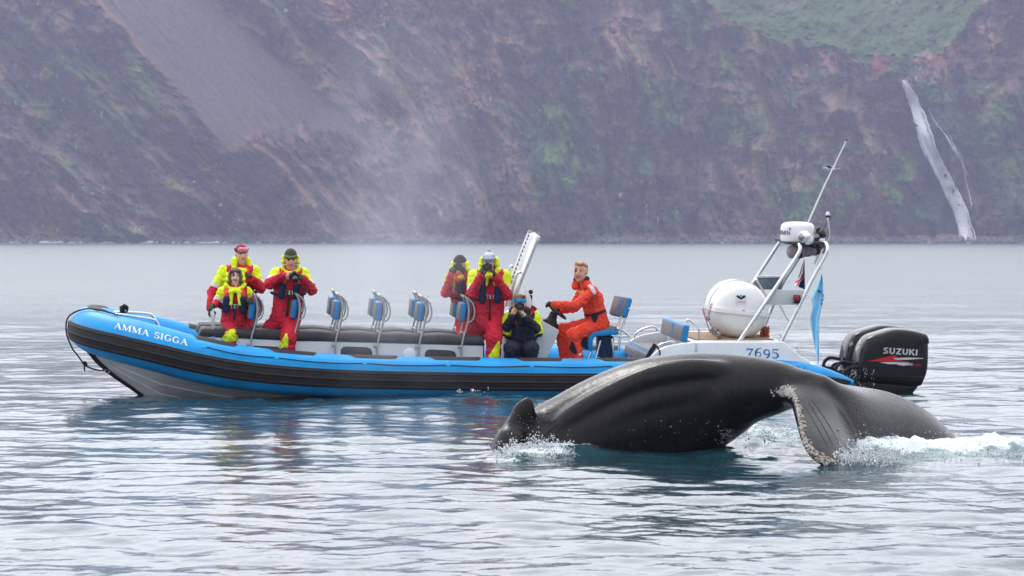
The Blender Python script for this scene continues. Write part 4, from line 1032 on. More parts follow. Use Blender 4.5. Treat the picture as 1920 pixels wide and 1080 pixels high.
wrap_text('garmin', rc, 0.2405, endA+math.radians(-2)-w_*H_/0.24, H_, 0.075, lt, 'maker_lettering', rad)
wrap_text('garmin', rc, 0.2405, 1.02, H_, 0.075, lt, 'maker_lettering', rad)
V = []
for (x, y) in ((-0.02, 0.15), (0.02, 0.15), (0.0, 0.19)):
    a = endA-0.07+x/0.24; V.append((rc.x+0.2407*math.sin(a), rc.y-0.2407*math.cos(a), rc.z+y))
Geo().add(V, [(0, 1, 2)]).build('blue_triangle', bletter, rad, smooth=False)
# search light, horns, lamp mast, whip antennas
sl = Geo()
ax = Vector((-0.75, -0.6, -0.1)).normalized(); c = B(1508, 444, -0.62)
lq = Vector((0, 0, 1)).rotation_difference(ax).to_matrix()
sl.box(c, (0.13, 0.13, 0.15), lq, bev=0.03, seg=3); sl.box(B(1516, 450, -0.6), (0.12, 0.1, 0.10), bev=0.03, seg=3); sl.lathe([(0.045, 0), (0.04, 0.07)], B(1514, 458, -0.6), n=12)
slo = sl.build('search_light', white, arch)
Geo().box(c+ax*0.068, (0.095, 0.095, 0.02), lq, bev=0.01).build('light_glass', mat('lamp_glass', (0.30, 0.33, 0.34), 0.08, var=0.5, vscale=20, metal=0.6), slo)
g = Geo()
g.lathe([(0.02, 0), (0.055, 0.03), (0.062, 0.07), (0.05, 0.09), (0.01, 0.1)], B(1537, 442, -0.3), axis=(0.5, -0.6, 0.5), n=14)
g.lathe([(0.02, 0), (0.055, 0.03), (0.062, 0.07), (0.05, 0.09), (0.01, 0.1)], B(1532, 437, -0.1), axis=(0.5, -0.4, 0.6), n=14)
g.box(B(1530, 450, -0.3), (0.14, 0.12, 0.08), bev=0.015)
for i in range(7): g.tube(smooth_path([B(1515+i*5, 456, -0.4), B(1520+i*5, 462+(i*7 % 5), -0.45), B(1528+i*3, 465-(i*3 % 4), -0.4), B(1531+i*2, 457, -0.35)], 4), 0.008, 5)
g.build('horn_cluster', plast, arch)
Geo().ball(B(1541, 451, -0.35), (0.05, 0.05, 0.035), 12, 8).build('gps_antenna', white, arch)
Geo().tube(smooth_path([B(1546, 456, -0.4), B(1552, 451, -0.4), B(1555, 443, -0.4), B(1553.5, 420, -0.4), B(1552, 407, -0.4)], 4), 0.013, 8).build('lamp_mast', steel, arch)
ml = Geo().lathe([(0.03, 0), (0.04, 0.01), (0.035, 0.03)], B(1552, 408, -0.4), n=12).build('mast_lamp', plast, arch)
Geo().lathe([(0.026, 0.03), (0.03, 0.035), (0.028, 0.065), (0.015, 0.08), (0.001, 0.082)], B(1552, 408, -0.4), n=12).build('lamp_lens', white, ml)
Geo().tube([B(1536, 447, -0.35), B(1550, 418, -0.35), B(1565, 399.5, -0.35)], [0.005, 0.004, 0.003], 5).build('whip_antenna', plast, arch)
an = Geo().tube([B(1516, 416, 0.2), B(1545, 350, 0.2), B(1587, 263.5, 0.2)], [0.014, 0.012, 0.008], 8).build('whip_antenna', white, arch, label='tall white whip antenna')
Geo().tube([B(1586.6, 264.5, 0.2), B(1588, 261.5, 0.2)], 0.012, 6).build('antenna_tip', plast, an)

# ---- registration number, stripe below the stern deck
sd_o = bpy.data.objects['stern_deck']
decal('registration_number', put_text('7695', 1399, 669, 1460, 671, 16, gap=0.08), sd_o, bletter, boat, off=0.004)
Geo().tube(smooth_path([B(x, y, -0.98) for x, y in ((1449, 633), (1455, 627), (1462, 626), (1464, 632), (1460, 640))], 4), 0.007, 6).build('fairlead', steel, boat)
Geo().tube(smooth_path([B(x, y, -1.05) for x, y in ((1487, 652), (1492, 650), (1496, 655), (1495, 663), (1489, 664))], 4), 0.007, 6).build('fairlead', steel, boat)

# ---- outboard motors
cowl_m = mat('black_gloss_paint', (0.008, 0.008, 0.009), 0.22, var=0.2, vscale=3, coat=0.12)
def engine(yc, near):
    prof = [(955, 900), (930, 800), (940, 720), (960, 655), (990, 605), (1030, 572), (1100, 548), (1200, 522), (1300, 526), (1380, 542), (1438, 563), (1444, 600), (1446, 680), (1444, 760), (1436, 830), (1415, 890), (1385, 935), (1290, 930), (1100, 905)]
    P = [B(*S8(x, y), -0.36) for x, y in prof]; P = smooth_path(P, 4, closed=True)
    cx = sum(p.x for p in P)/len(P); cz = sum(p.z for p in P)/len(P)
    lay = [(-0.235, 0.60), (-0.232, 0.80), (-0.222, 0.90), (-0.20, 0.955), (-0.165, 0.985), (-0.10, 1.0), (0.10, 1.0), (0.165, 0.985), (0.20, 0.955), (0.222, 0.90), (0.232, 0.80), (0.235, 0.60)]
    V = []; n = len(P)
    for y, k in lay:
        for p in P: V.append((cx+(p.x-cx)*k, yc+y, cz+(p.z-cz)*k))
    Fs = [(i*n+j, i*n+(j+1) % n, (i+1)*n+(j+1) % n, (i+1)*n+j) for i in range(len(lay)-1) for j in range(n)]
    Fs += [tuple(range(n)), tuple((len(lay)-1)*n+j for j in range(n))]
    cw = Geo().add(V, Fs).build('outboard_motor', cowl_m, boat, ang=70)
    # leg down into the water and bracket
    mid = [(1000, 900), (1385, 930), (1370, 955), (1325, 1012), (1290, 1060), (1280, 1200), (1120, 1200), (1090, 1000)]
    Q = [B(*S8(x, y), -0.36) for x, y in mid]
    Geo().prism([Vector((p.x, yc-0.11, p.z)) for p in Q], (0, 0.22, 0), 0.03, seg=3).build('motor_leg', cowl_m, cw)
    br = [(905, 880), (1000, 800), (1040, 900), (1060, 1080), (960, 1080)]
    Q = [B(*S8(x, y), -0.36) for x, y in br]
    g = Geo(); g.prism([Vector((p.x, yc-0.13, p.z)) for p in Q], (0, 0.05, 0), 0.01); g.prism([Vector((p.x, yc+0.08, p.z)) for p in Q], (0, 0.05, 0), 0.01)
    g.build('clamp_bracket', plast, cw)
    # vents: recessed dark mouth with louvres
    g = Geo(); 
    vp = [(1180, 592), (1240, 592), (1330, 590), (1432, 580), (1438, 600), (1440, 624), (1340, 622), (1230, 610)]
    g.prism([Vector((B(*S8(x, y), -0.36).x, yc-0.2265, B(*S8(x, y), -0.36).z)) for x, y in vp], (0, 0.012, 0), 0.002); g.build('air_intake', plast, cw)
    g = Geo()
    for i in range(4):
        a = [(1310+i*6, 594+i*8), (1440, 584+i*11), (1440, 588+i*11), (1310+i*6, 598+i*8)]
        g.prism([Vector((B(*S8(x, y), -0.36).x, yc-0.236, B(*S8(x, y), -0.36).z)) for x, y in a], (0, 0.012, 0))
    g.build('louvres', cowl_m, cw)
    # seam line of the cowling
    g = Geo(); g.tube([Vector((B(*S8(x, y), -0.36).x, yc-0.236, B(*S8(x, y), -0.36).z)) for x, y in ((1000, 850), (1100, 855), (1400, 862))], 0.004, 5)
    g.build('cowl_seam', plast, cw)
    g = Geo()
    for k, (a, b, c_, d) in enumerate((((1590, 700), (1566, 695), (1575, 679), (1598, 681)), ((1598, 712), (1580, 703), (1584, 690), (1606, 687)))):
        g.tube(smooth_path([B(*a, yc-0.05+k*0.1) if False else Vector((B(*q, -0.36).x, yc-0.05-k*0.08, B(*q, -0.36).z)) for q in (a, b, c_, d)], 6), 0.024, 8)
    g.build('steering_hose', rope_m, cw)
    return cw
eng_f = engine(0.34, False); eng_n = engine(-0.36, True)
silver = mat('silver_print', (0.62, 0.63, 0.66), 0.35, metal=0.3, var=0.03); redp = mat('red_print', (0.60, 0.015, 0.03), 0.4, var=0.03)
E8 = lambda q: [[S8(x, y) for x, y in k] for k in q]
for yc, en in ((-0.36, eng_n),):
    decal('maker_lettering', E8(put_text('suzuki', 1140, 705, 1390, 720, 44, slant=0.08, gap=0.09)), en, silver, en, off=0.004)
    decal('red_swoosh', E8([[(1025, 762), (1110, 742), (1120, 762), (1120, 762)], [(1110, 742), (1200, 722), (1215, 745), (1120, 762)], [(1200, 722), (1245, 718), (1180, 748), (1215, 745)][:4], [(1120, 762), (1215, 745), (1290, 765), (1200, 760)], [(1200, 752), (1290, 765), (1340, 768), (1215, 745)]]), en, redp, en, off=0.005)
    decal('silver_swoosh', E8([[(1210, 738), (1320, 734), (1320, 750), (1235, 750)], [(1320, 734), (1432, 738), (1432, 742), (1320, 750)], [(1112, 768), (1210, 766), (1240, 782), (1180, 782)], [(1210, 766), (1330, 772), (1330, 790), (1240, 782)], [(1240, 782), (1330, 788), (1290, 794), (1250, 788)]]), en, silver, en, off=0.0055)
    decal('stroke_lettering', E8(put_text('four', 1290, 790, 1352, 793, 18, slant=0.25, gap=0.06)), en, silver, en, off=0.006)
    decal('stroke_lettering', E8(put_text('stroke', 1354, 793, 1415, 796, 15, slant=0.25, gap=0.06)), en, redp, en, off=0.006)
    decal('power_lettering', E8(put_text('300', 946, 690, 972, 668, 24, slant=0.1)), en, silver, en, off=0.005)
    decal('power_lettering', E8(put_text('s', 972, 640, 984, 632, 24, slant=0.1)), en, silver, en, off=0.005)
decal('power_lettering', E8(put_text('300', 898, 660, 922, 640, 24, slant=0.1)), eng_f, silver, eng_f, off=0.005)

# ================================================================== things lying on or hanging from the boat
# life raft canister
def liferaft():
    r0 = 0.385; c = BM @ B(1391, 584, -0.48); ax = (BM3 @ Vector((0.05, 1, 0))).normalized(); up = (BM3 @ Vector((0.10, 0, 1))).normalized()
    root = empty('life_raft', BM @ B(1391, 636, -0.1)); tag(root, 'white ribbed life raft canister lashed on the stern deck under the arch', 'life raft')
    side = ax.cross(up).normalized(); up = side.cross(ax).normalized()
    prof = [(0.03, -0.12), (0.12, -0.115), (0.22, -0.10), (0.30, -0.065), (0.35, -0.02), (0.375, 0.04)]
    z = 0.04
    for i in range(5):
        prof += [(0.378, z+0.04), (0.385, z+0.08), (0.400, z+0.105), (0.400, z+0.125), (0.385, z+0.15)]; z += 0.16
    prof += [(0.375, z+0.05), (0.35, z+0.10), (0.30, z+0.15), (0.2, z+0.19), (0.03, z+0.205)]
    n = 48
    def shell(name, a0, a1, m, k=1.0):
        V = []; Fs = []; na = n//2
        for (r, h) in prof:
            for j in range(na+1):
                a = a0+(a1-a0)*j/na; V.append(c + ax*h + (side*math.cos(a)+up*math.sin(a)*1.0)*r*k - root.location)
        for i in range(len(prof)-1):
            for j in range(na): Fs.append((i*(na+1)+j, i*(na+1)+j+1, (i+1)*(na+1)+j+1, (i+1)*(na+1)+j))
        return Geo().add(V, Fs).build(name, m, root, ang=50)
    wr = mat('raft_fibreglass', (0.80, 0.81, 0.80), 0.3, var=0.03, vscale=4, coat=0.3)
    up_s = shell('upper_shell', 0, PI, wr); shell('lower_shell', PI, 2*PI, mat('raft_fibreglass_shaded', (0.74, 0.75, 0.73), 0.35, var=0.04), 0.985)  # lower half greyer: its shade is put into the colour
    # rim where the halves meet
    V = []; Fs = []; outer = []
    for (r, h) in prof: outer.append(c+ax*h+side*(r+0.022)-root.location)
    for (r, h) in reversed(prof): outer.append(c+ax*h-side*(r+0.022)-root.location)
    mid_ = c+ax*0.37-root.location
    outer = [mid_ + (p-mid_) + ax*(0.02 if (p-mid_).dot(ax) > 0 else -0.02) for p in outer]
    outer = [p for i, p in enumerate(outer) if i == 0 or (p-outer[i-1]).length > 0.004]
    Geo().prism([p-up*0.035 for p in outer], up*0.055, 0.0).build('rim', wr, root, ang=40)
    # sticker and print on the near end
    bv = BVHTree.FromPolygons([v.co+root.location for v in up_s.data.vertices], [tuple(p.vertices) for p in up_s.data.polygons])
    def dec(name, quads, m, off):
        V = []; Fs = []
        for q in quads:
            P = []
            for (x, y) in q:
                d = ray(x, y).normalized(); h_ = bv.ray_cast(CAMP, d)
                if h_[0] is None: break
                nn_ = h_[1] if h_[1].dot(d) < 0 else -h_[1]; P.append(h_[0]+nn_*off-root.location)
            if len(P) == len(q): b = len(V); V += P; Fs.append(tuple(range(b, b+len(P))))
        if V: Geo().add(V, Fs).build(name, m, root, smooth=False)
    Z = lambda q: [[(1160+x/4.909, 500+y/4.909) for x, y in k] for k in q]
    grid = [[(1077+i*20, 248+j*20), (1097+i*20, 248+j*20), (1097+i*20, 268+j*20), (1077+i*20, 268+j*20)] for i in range(5) for j in range(5)]
    dec('sticker', Z(grid), mat('sticker_white', (0.70, 0.74, 0.80), 0.4), 0.004)
    dec('emblem', Z([[(1083, 268), (1104, 264), (1131, 290), (1126, 304)], [(1170, 268), (1149, 264), (1122, 290), (1127, 304)], [(1083, 268), (1126, 304), (1110, 296), (1088, 282)], [(1170, 268), (1127, 304), (1143, 296), (1165, 282)]] + [[(1126, 270), (1126+8*math.cos(a), 270+8*math.sin(a)), (1126+8*math.cos(a+1.05), 270+8*math.sin(a+1.05))] for a in np.arange(0, 6.2, 1.047)]), plast, 0.007)
    dec('sticker_lettering', Z(put_text('viking', 1085, 337, 1168, 337, 20, gap=0.15)), mat('pink_print', (0.70, 0.18, 0.22), 0.5), 0.007)
    # lashing lines and hydrostatic release
    g = Geo(); q = lambda x, y, yb: (BM @ B(*S6(x, y), yb))-root.location
    for y_ in (-0.15, 0.25):
        g.tube([c+ax*(y_+0.5)+(side*math.cos(a)+up*math.sin(a))*0.412-root.location for a in np.linspace(-0.5, PI+0.5, 26)], 0.008, 6)
    g.build('lashing_strap', mat('grey_webbing', (0.55, 0.55, 0.55), 0.8), root)
    g = Geo(); g.tube(smooth_path([q(770, 390, -0.2), q(800, 480, -0.35), q(835, 590, -0.45)], 4), 0.007, 6)
    g.tube(smooth_path([q(835, 440, -0.62), q(842, 400, -0.64), q(862, 345, -0.6), q(845, 350, -0.6), q(838, 385, -0.62)], 5), 0.006, 5)
    g.build('release_cord', mat('red_cord', (0.45, 0.03, 0.03), 0.8), root)
    g = Geo()
    for i, (x, y) in enumerate(((850, 590), (880, 610), (900, 580), (920, 630), (870, 570), (930, 655), (820, 475))): g.box(q(x, y, -0.62+0.03*(i % 3)), (0.05, 0.04, 0.06), Euler((i, i*2, i)).to_matrix(), bev=0.01)
    g.tube(smooth_path([q(800, 430, -0.45), q(830, 500, -0.58), q(870, 560, -0.62), q(930, 640, -0.62)], 4), 0.012, 6)
    g.build('hydrostatic_release', mat('dull_metal', (0.25, 0.25, 0.25), 0.4, metal=0.8, var=0.5, vscale=30), root)
    g = Geo()
    for x0 in (-0.25, 0.25): g.box((BM @ (BMI @ root.location + Vector((x0, 0, -0.01))))-root.location, (0.06, 0.8, 0.10), BM3, bev=0.01)
    g.build('cradle', mat('dull_metal', (0, 0, 0)), root)
liferaft()
# orange rope bundle behind the raft
g = Geo(); rr_ = random.Random(3); o0 = BM @ B(1437, 625, 0.0)
for i in range(16):
    p = [BM @ B(1425+rr_.uniform(0, 18), 610+rr_.uniform(0, 27), rr_.uniform(-0.25, 0.15)) - o0 for _ in range(5)]
    g.tube(smooth_path(p, 4), 0.010, 5)
ob = g.build('rope_bundle', mat('orange_rope', (0.42, 0.10, 0.04), 0.8, var=0.5, vscale=30), loc=o0); tag(ob, 'tangle of orange rope stuffed behind the white life raft', 'rope')
# rolled cover under the radar
a = BM @ B(1475, 474, -0.35); b = BM @ B(1552, 462, -0.35); o0 = (a+b)/2
pa = [a+(b-a)*t for t in np.linspace(0, 1, 30)]
ra_ = [0.02+0.085*math.sqrt(max(0.0, 1-(2*t-1)**6))*(1-0.15*t)*(1+0.05*math.sin(t*40)) for t in np.linspace(0, 1, 30)]
rc_o = Geo().tube([p-o0 for p in pa], ra_, 16).build('rolled_cover', mat('mauve_fabric', (0.27, 0.22, 0.235), 0.8, var=0.25, vscale=12, bump=0.01, bscale=14), loc=o0, ang=80)
tag(rc_o, 'puffy mauve grey rolled cover strapped under the white radar', 'cover')
for t in (0.3, 0.72):
    cc = a+(b-a)*t-o0; dd = (b-a).normalized()
    Geo().tube([cc-dd*0.02, cc+dd*0.02], 0.108, 16).build('strap', plast, rc_o)
# national flag hanging in folds
def flag(name, label, top, quad_fn, w, h, mats_, nx_, nz__, parent_fn=None):
    pass
def cloth(name, grid, mi, mats_, origin, label, cat):
    nr, nc = grid.shape[:2]
    V = [Vector(p)-origin for p in grid.reshape(-1, 3)]
    V2 = [v+Vector((0, 0.004, 0)) for v in V]; nV = len(V)
    Fs = []; ms = []
    for i in range(nr-1):
        for j in range(nc-1):
            a_ = i*nc+j; Fs.append((a_, a_+1, a_+nc+1, a_+nc)); ms.append(int(mi[i, j])); Fs.append((nV+a_, nV+a_+nc, nV+a_+nc+1, nV+a_+1)); ms.append(int(mi[i, j]))
    me = bpy.data.meshes.new(name); me.from_pydata(V+V2, [], Fs)
    o = link(name, me, mats_, loc=origin); me.polygons.foreach_set('material_index', ms); me.polygons.foreach_set('use_smooth', [True]*len(ms))
    tag(o, label, cat); return o
R_, C_ = 36, 24; gr = np.zeros((R_, C_, 3)); mi = np.zeros((R_, C_), int)
for i in range(R_):
    v = i/(R_-1)
    for j in range(C_):
        u = j/(C_-1)
        x0 = 1506+(1489-1506)*v**0.9+(2 if v < 0.8 else 0); x1 = 1508.5+0.8*v
        px = x0+(x1-x0)*u; py = 486+57*v + (1-u)*(-9)*(v > 0.55)*(v-0.55)*2
        p = BM @ B(px, py, -0.05+0.09*math.sin(u*9+v*2)*(0.2+v)); gr[i, j] = p
        # cloth coordinates: the flag hangs from its corner, so the cross runs aslant
        s1 = v*0.75+u*0.35; s2 = u-v*0.15
        d1 = abs(s1-0.62); d2 = abs(s2-0.28+0.45*(v-0.5))
        mi[i, j] = 2 if (d1 < 0.055 or d2 < 0.07) else (1 if (d1 < 0.115 or d2 < 0.16) else 0)
fb = mat('flag_blue', (0.02, 0.06, 0.26), 0.8, bump=0.002); fw = mat('flag_white', (0.75, 0.76, 0.8), 0.8); fr_ = mat('flag_red', (0.60, 0.03, 0.05), 0.8)
cloth('national_flag', gr, mi, [fb, fw, fr_], BM @ B(1506, 486, -0.05), 'small blue flag with red and white cross hanging inside the arch', 'flag')
R_, C_ = 60, 16; gr = np.zeros((R_, C_, 3)); mi = np.zeros((R_, C_), int)
ly = np.array([513, 525, 545, 559, 575, 597, 630, 660, 684]); lx = np.array([1540.5, 1536, 1527, 1521, 1524, 1519, 1524, 1530, 1533.5]); rx = np.array([1541, 1542.5, 1544, 1545, 1541, 1536.5, 1536, 1535.5, 1534.5])
for i in range(R_):
    py = 513+171*i/(R_-1)
    for j in range(C_):
        u = j/(C_-1); x = np.interp(py, ly, lx)+(np.interp(py, ly, rx)-np.interp(py, ly, lx))*u
        gr[i, j] = BM @ B(x, py, -0.86+0.035*math.sin(u*8+py*0.04))
pb = mat('pale_blue_flag', (0.33, 0.70, 0.96), 0.8, var=0.08); pd_ = mat('flag_print_dark', (0.03, 0.05, 0.09), 0.8)
pf = cloth('pennant', gr, mi, [pb, pd_], BM @ B(1540.5, 513, -0.86), 'long pale blue pennant hanging limp off the stern side of the arch', 'flag')
cloth_bv = BVHTree.FromPolygons([v.co+pf.location for v in pf.data.vertices], [tuple(p.vertices) for p in pf.data.polygons])
V = []; Fs = []
marks = [[(1533, 544), (1538, 545), (1539, 548), (1534, 547)], [(1538, 546), (1541, 549), (1540.5, 550.5), (1537, 548)]]
q_, w_ = text_quads('sea', 0.15)
for k in q_: marks.append([(1538.5+(y*3.2)+x*1.2, 572-x*8.5+y*1.0) for x, y in k])
for q in marks:
    P = []
    for x, y in q:
        d = ray(x, y).normalized(); h_ = cloth_bv.ray_cast(CAMP, d)
        if h_[0] is None: break
        P.append(h_[0]-d*0.004-pf.location)
    if len(P) == len(q): b_ = len(V); V += P; Fs.append(tuple(range(b_, b_+len(P))))
if V: Geo().add(V, Fs).build('pennant_print', pd_, pf, smooth=False)
g = Geo(); 
for (x, y) in ((1539, 503), (1513, 556), (1478, 529)):
    g = Geo(); g.tube([BM @ B(x+2.2*math.cos(t), y+3.0*math.sin(t), -0.84) - BO for t in np.linspace(0, 2*PI, 11)[:-1]], 0.004, 5, closed=True)
    o_ = g.build('flag_clip', steel); o_.parent = arch; o_.matrix_parent_inverse = Matrix.Identity(4)
    for v_ in o_.data.vertices: v_.co = BMI @ (v_.co+BO)
# seabird passing behind
bx_, bz_ = 1557, 317
c = W(bx_, bz_, 60.0); g = Geo(); g.ball((0, 0, 0), (0.10, 0.05, 0.045), 12, 8); g.ball((-0.10, 0, 0.03), 0.035, 8, 6); g.tube([(-0.13, 0, 0.028), (-0.17, 0, 0.02)], [0.012, 0.003], 6); g.prism([(0.08, -0.02, 0), (0.19, -0.04, 0.01), (0.19, 0.04, 0.01), (0.08, 0.02, 0)], (0, 0, 0.008))
bd = g.build('seabird', mat('white_feathers', (0.75, 0.76, 0.78), 0.8), loc=c); tag(bd, 'tiny white seabird flying past the tall whip antenna', 'bird')
for sgn in (-1, 1):
    Geo().prism([(-0.05, sgn*0.02, 0.02), (0.06, sgn*0.02, 0.02), (0.05+sgn*0.12, sgn*0.22, 0.07), (0.02+sgn*0.25, sgn*0.42, 0.05), (-0.02+sgn*0.12, sgn*0.22, 0.07)], (0, 0, 0.008)).build('wing', mat('grey_feathers', (0.35, 0.36, 0.40), 0.8), bd)
# ================================================================== WHALE
def build_whale():
    h = 0.0165
    S = SDF((-0.6, 26.3, -0.55), (5.3, 30.2, 1.22), h)
    def P(px, py, Y): return np.array(W(px, py, Y))
    ctl = [(1005, 1010, 29.0, .60), (1040, 883, 28.95, .60), (1100, 836, 28.9, .60), (1200, 790, 28.8, .605), (1270, 768, 28.7, .565), (1330, 749, 28.6, .475), (1385, 733, 28.45, .365), (1440, 727, 28.3, .285), (1490, 726, 28.2, .195), (1535, 737, 28.12, .125), (1570, 775, 28.05, .10)]
    cp = _cr(np.array([[*P(a, b, c), r] for a, b, c, r in ctl]), 6)
    for a, b in zip(cp[:-1], cp[1:]): S.cone(a[:3], b[:3], a[3], b[3], 0, 0.0)
    # muscle ridges along the flank
    for off, r0 in ((-0.46, .13), (-0.02, .085)):
        pts = []
        for q in cp[4:34]:
            pts.append(q[:3]+np.array([0, -q[3]*0.80*math.cos(off), q[3]*(0.72 if off > -0.2 else 0.35)]))
        for i, (a, b) in enumerate(zip(pts[:-1], pts[1:])):
            w_ = math.sin(PI*(i+0.5)/len(pts))**0.5; sh_ = np.array([0, 0.10*(1-w_), -0.10*(1-w_)]); S.cone(a+sh_, b+sh_, r0*w_, r0*w_, 0, 0.10)
    Dbody = S.D.copy()
    # ---- fluke sheets
    S.D[:] = 0.5
    def sheet(lead, trail, bulge, r_lead, r_mid, r_trail, nu=90, nv=46, root_r=0.06):
        lead = _cr(np.array([P(*q) for q in lead]), 12); trail = _cr(np.array([P(*q) for q in trail]), 12)
        def at(A, t):
            d = np.concatenate([[0], np.cumsum(np.linalg.norm(np.diff(A, axis=0), axis=1))]); d /= d[-1]
            return np.stack([np.interp(t, d, A[:, q]) for q in range(3)], -1)
        for i in range(nu):
            u = i/(nu-1); a = at(lead, u); b = at(trail, u)
            n = np.cross(b-a, at(lead, min(1, u+.03))-at(lead, max(0, u-.03))); l = np.linalg.norm(n); n = n/l if l > 1e-9 else np.array([0, 0, 1.0])
            if n[1] > 0: n = -n
            for j in range(nv):
                v = j/(nv-1); p = a+(b-a)*v + n*bulge*math.sin(PI*v)*math.sin(PI*min(1, 0.15+u*0.85))
                r = (r_lead*(1-v)**0.7+r_mid*math.sin(PI*v)*0.8+r_trail*v)*(1-0.45*u) + root_r*(1-u)**3
                S.ell(p, r, 0, 0.0)
    # near lobe: leading edge curls down to the water on the camera's side
    sheet([(1476, 735, 28.1), (1494, 752, 27.75), (1500, 785, 27.4), (1506, 820, 27.05), (1524, 855, 26.8), (1560, 880, 26.7)],
          [(1535, 728, 28.12), (1556, 750, 28.08), (1580, 787, 28.02), (1603, 822, 27.85), (1602, 850, 27.3), (1580, 882, 26.8)], 0.05, 0.050, 0.05, 0.018)
    # far lobe: rises and reaches away to the right
    sheet([(1530, 735, 28.2), (1600, 737, 28.5), (1668, 745, 28.75), (1730, 772, 28.9), (1778, 812, 29.0), (1806, 846, 29.05)],
          [(1545, 750, 28.1), (1580, 790, 28.02), (1606, 828, 27.9), (1670, 872, 28.2), (1750, 880, 28.5), (1800, 860, 28.9)], 0.10, 0.055, 0.06, 0.02)
    Df = S.D.copy(); k = 0.11
    hh = np.clip(0.5+0.5*(Dbody-Df)/k, 0, 1); S.D = Dbody*(1-hh)+Df*hh-k*hh*(1-hh)
    # central keel running onto the flukes
    kl = _cr(np.array([P(1500, 722, 28.15), P(1530, 732, 28.1), P(1562, 762, 28.0), P(1592, 802, 27.95)]), 8)
    for i, (a, b) in enumerate(zip(kl[:-1], kl[1:])): S.cone(a, b, 0.05-0.0012*i, 0.05-0.0012*i, 0, 0.07)
    # dorsal fin: a low hump with a hooked tip
    for (a_, ra_, b_, rb_) in (((990, 754, 28.56), .060, (983, 774, 28.58), .105), ((983, 774, 28.58), .105, (984, 802, 28.64), .17), ((984, 802, 28.64), .17, (1010, 812, 28.7), .2)):
        S.cone(P(*a_), P(*b_), ra_, rb_, 0, 0.05, flat=((0.1, 1, 0), 0.6))
    S.cone(P(982, 768, 28.58), P(940, 838, 28.56), .07, .08, 0, 0.07); S.cone(P(1000, 785, 28.65), P(1040, 775, 28.8), .03, .05, 0, 0.06)
    S.cone(P(968, 800, 28.62), P(928, 862, 28.5), .09, .06, 0, 0.08); S.cone(P(958, 830, 28.5), P(940, 880, 28.4), .16, .16, 0, 0.08)
    # smooth
    D = S.D
    for _ in range(3):
        for ax in range(3): D = 0.5*D+0.25*(np.roll(D, 1, ax)+np.roll(D, -1, ax))
    S.D = D
    org = W(1300, 830, 28.6); org.z = 0
    # slight undulations and old creases
    w = np.abs(S.D) < 0.06; I = np.argwhere(w); q = I*h+S.lo
    S.D[w] += (0.006*(fbm(q[:, 0]*2.4+q[:, 2]*2, q[:, 2]*5-q[:, 0]*1.5+q[:, 1], 4, 9)-0.5)).astype(np.float32)
    me = S.mesh('humpback_whale', org)
    n = len(me.vertices); co = np.zeros(n*3, np.float32); me.vertices.foreach_get('co', co); co = co.reshape(-1, 3)+np.array(org, np.float32)
    fl = sstep(3.02, 3.45, co[:, 0]-0.35*(co[:, 2]-0.4)); attr(me, 'fluke', fl)
    m = bpy.data.materials.new('whale_skin'); m.use_nodes = True; t = m.node_tree; nn = t.nodes; ll = t.links; b = nn['Principled BSDF']
    g = nn.new('ShaderNodeNewGeometry'); fa = nn.new('ShaderNodeAttribute'); fa.attribute_name = 'fluke'
    def noi(sc_, det, mapping=None, rough=0.5):
        a = nn.new('ShaderNodeTexNoise'); a.inputs['Scale'].default_value = sc_; a.inputs['Detail'].default_value = det; a.inputs['Roughness'].default_value = rough
        if mapping:
            mm = nn.new('ShaderNodeMapping'); mm.inputs['Scale'].default_value = mapping[0]; mm.inputs['Rotation'].default_value = mapping[1]; ll.new(g.outputs['Position'], mm.inputs[0]); ll.new(mm.outputs[0], a.inputs['Vector'])
        else: ll.new(g.outputs['Position'], a.inputs['Vector'])
        return a
    def mixc(f, a, b_):
        x = nn.new('ShaderNodeMixRGB')
        for i, v in ((0, f), (1, a), (2, b_)):
            if isinstance(v, (tuple, float)): x.inputs[i].default_value = v
            else: ll.new(v, x.inputs[i])
        return x.outputs[0]
    def rng_(src, a, b_, c=0.0, d=1.0):
        x = nn.new('ShaderNodeMapRange'); x.interpolation_type = 'SMOOTHSTEP'; ll.new(src, x.inputs[0])
        for i, v in enumerate((a, b_, c, d)): x.inputs[i+1].default_value = v
        return x.outputs[0]
    n1 = noi(1.3, 4); n2 = noi(95, 2); n3 = noi(7, 6, ((3, 3, 0.5), (0, math.radians(-24), 0)), 0.6)
    c = mixc(n1.outputs[0], (0.005, 0.0045, 0.005, 1), (0.009, 0.008, 0.0085, 1))
    c = mixc(rng_(n3.outputs[0], 0.52, 0.75, 0, 0.6), c, (0.017, 0.016, 0.017, 1))
    flc = mixc(n3.outputs[0], (0.022, 0.021, 0.022, 1), (0.06, 0.058, 0.06, 1))
    flc = mixc(rng_(n2.outputs[0], 0.56, 0.66, 0, 0.75), flc, (0.13, 0.125, 0.125, 1))
    c = mixc(fa.outputs['Fac'], c, flc)
    # scratches
    sw = noi(3.0, 3, ((14, 14, 0.8), (0.1, math.radians(-20), 0.2)), 0.5)
    c = mixc(rng_(sw.outputs[0], 0.70, 0.74, 0, 0.35), c, (0.14, 0.135, 0.13, 1))
    ll.new(c, b.inputs['Base Color'])
    ll.new(rng_(n3.outputs[0], 0.3, 0.7, 0.10, 0.24), b.inputs['Roughness'])
    b.inputs['Coat Weight'].default_value = 0.0; b.inputs['Coat Roughness'].default_value = 0.22; b.inputs['Specular IOR Level'].default_value = 0.24
    bp = nn.new('ShaderNodeBump'); bp.inputs['Distance'].default_value = 0.004; ll.new(n3.outputs[0], bp.inputs['Height'])
    b2 = nn.new('ShaderNodeBump'); b2.inputs['Distance'].default_value = 0.0012; ll.new(n2.outputs[0], b2.inputs['Height']); ll.new(bp.outputs[0], b2.inputs['Normal'])
    ll.new(b2.outputs[0], b.inputs['Normal'])
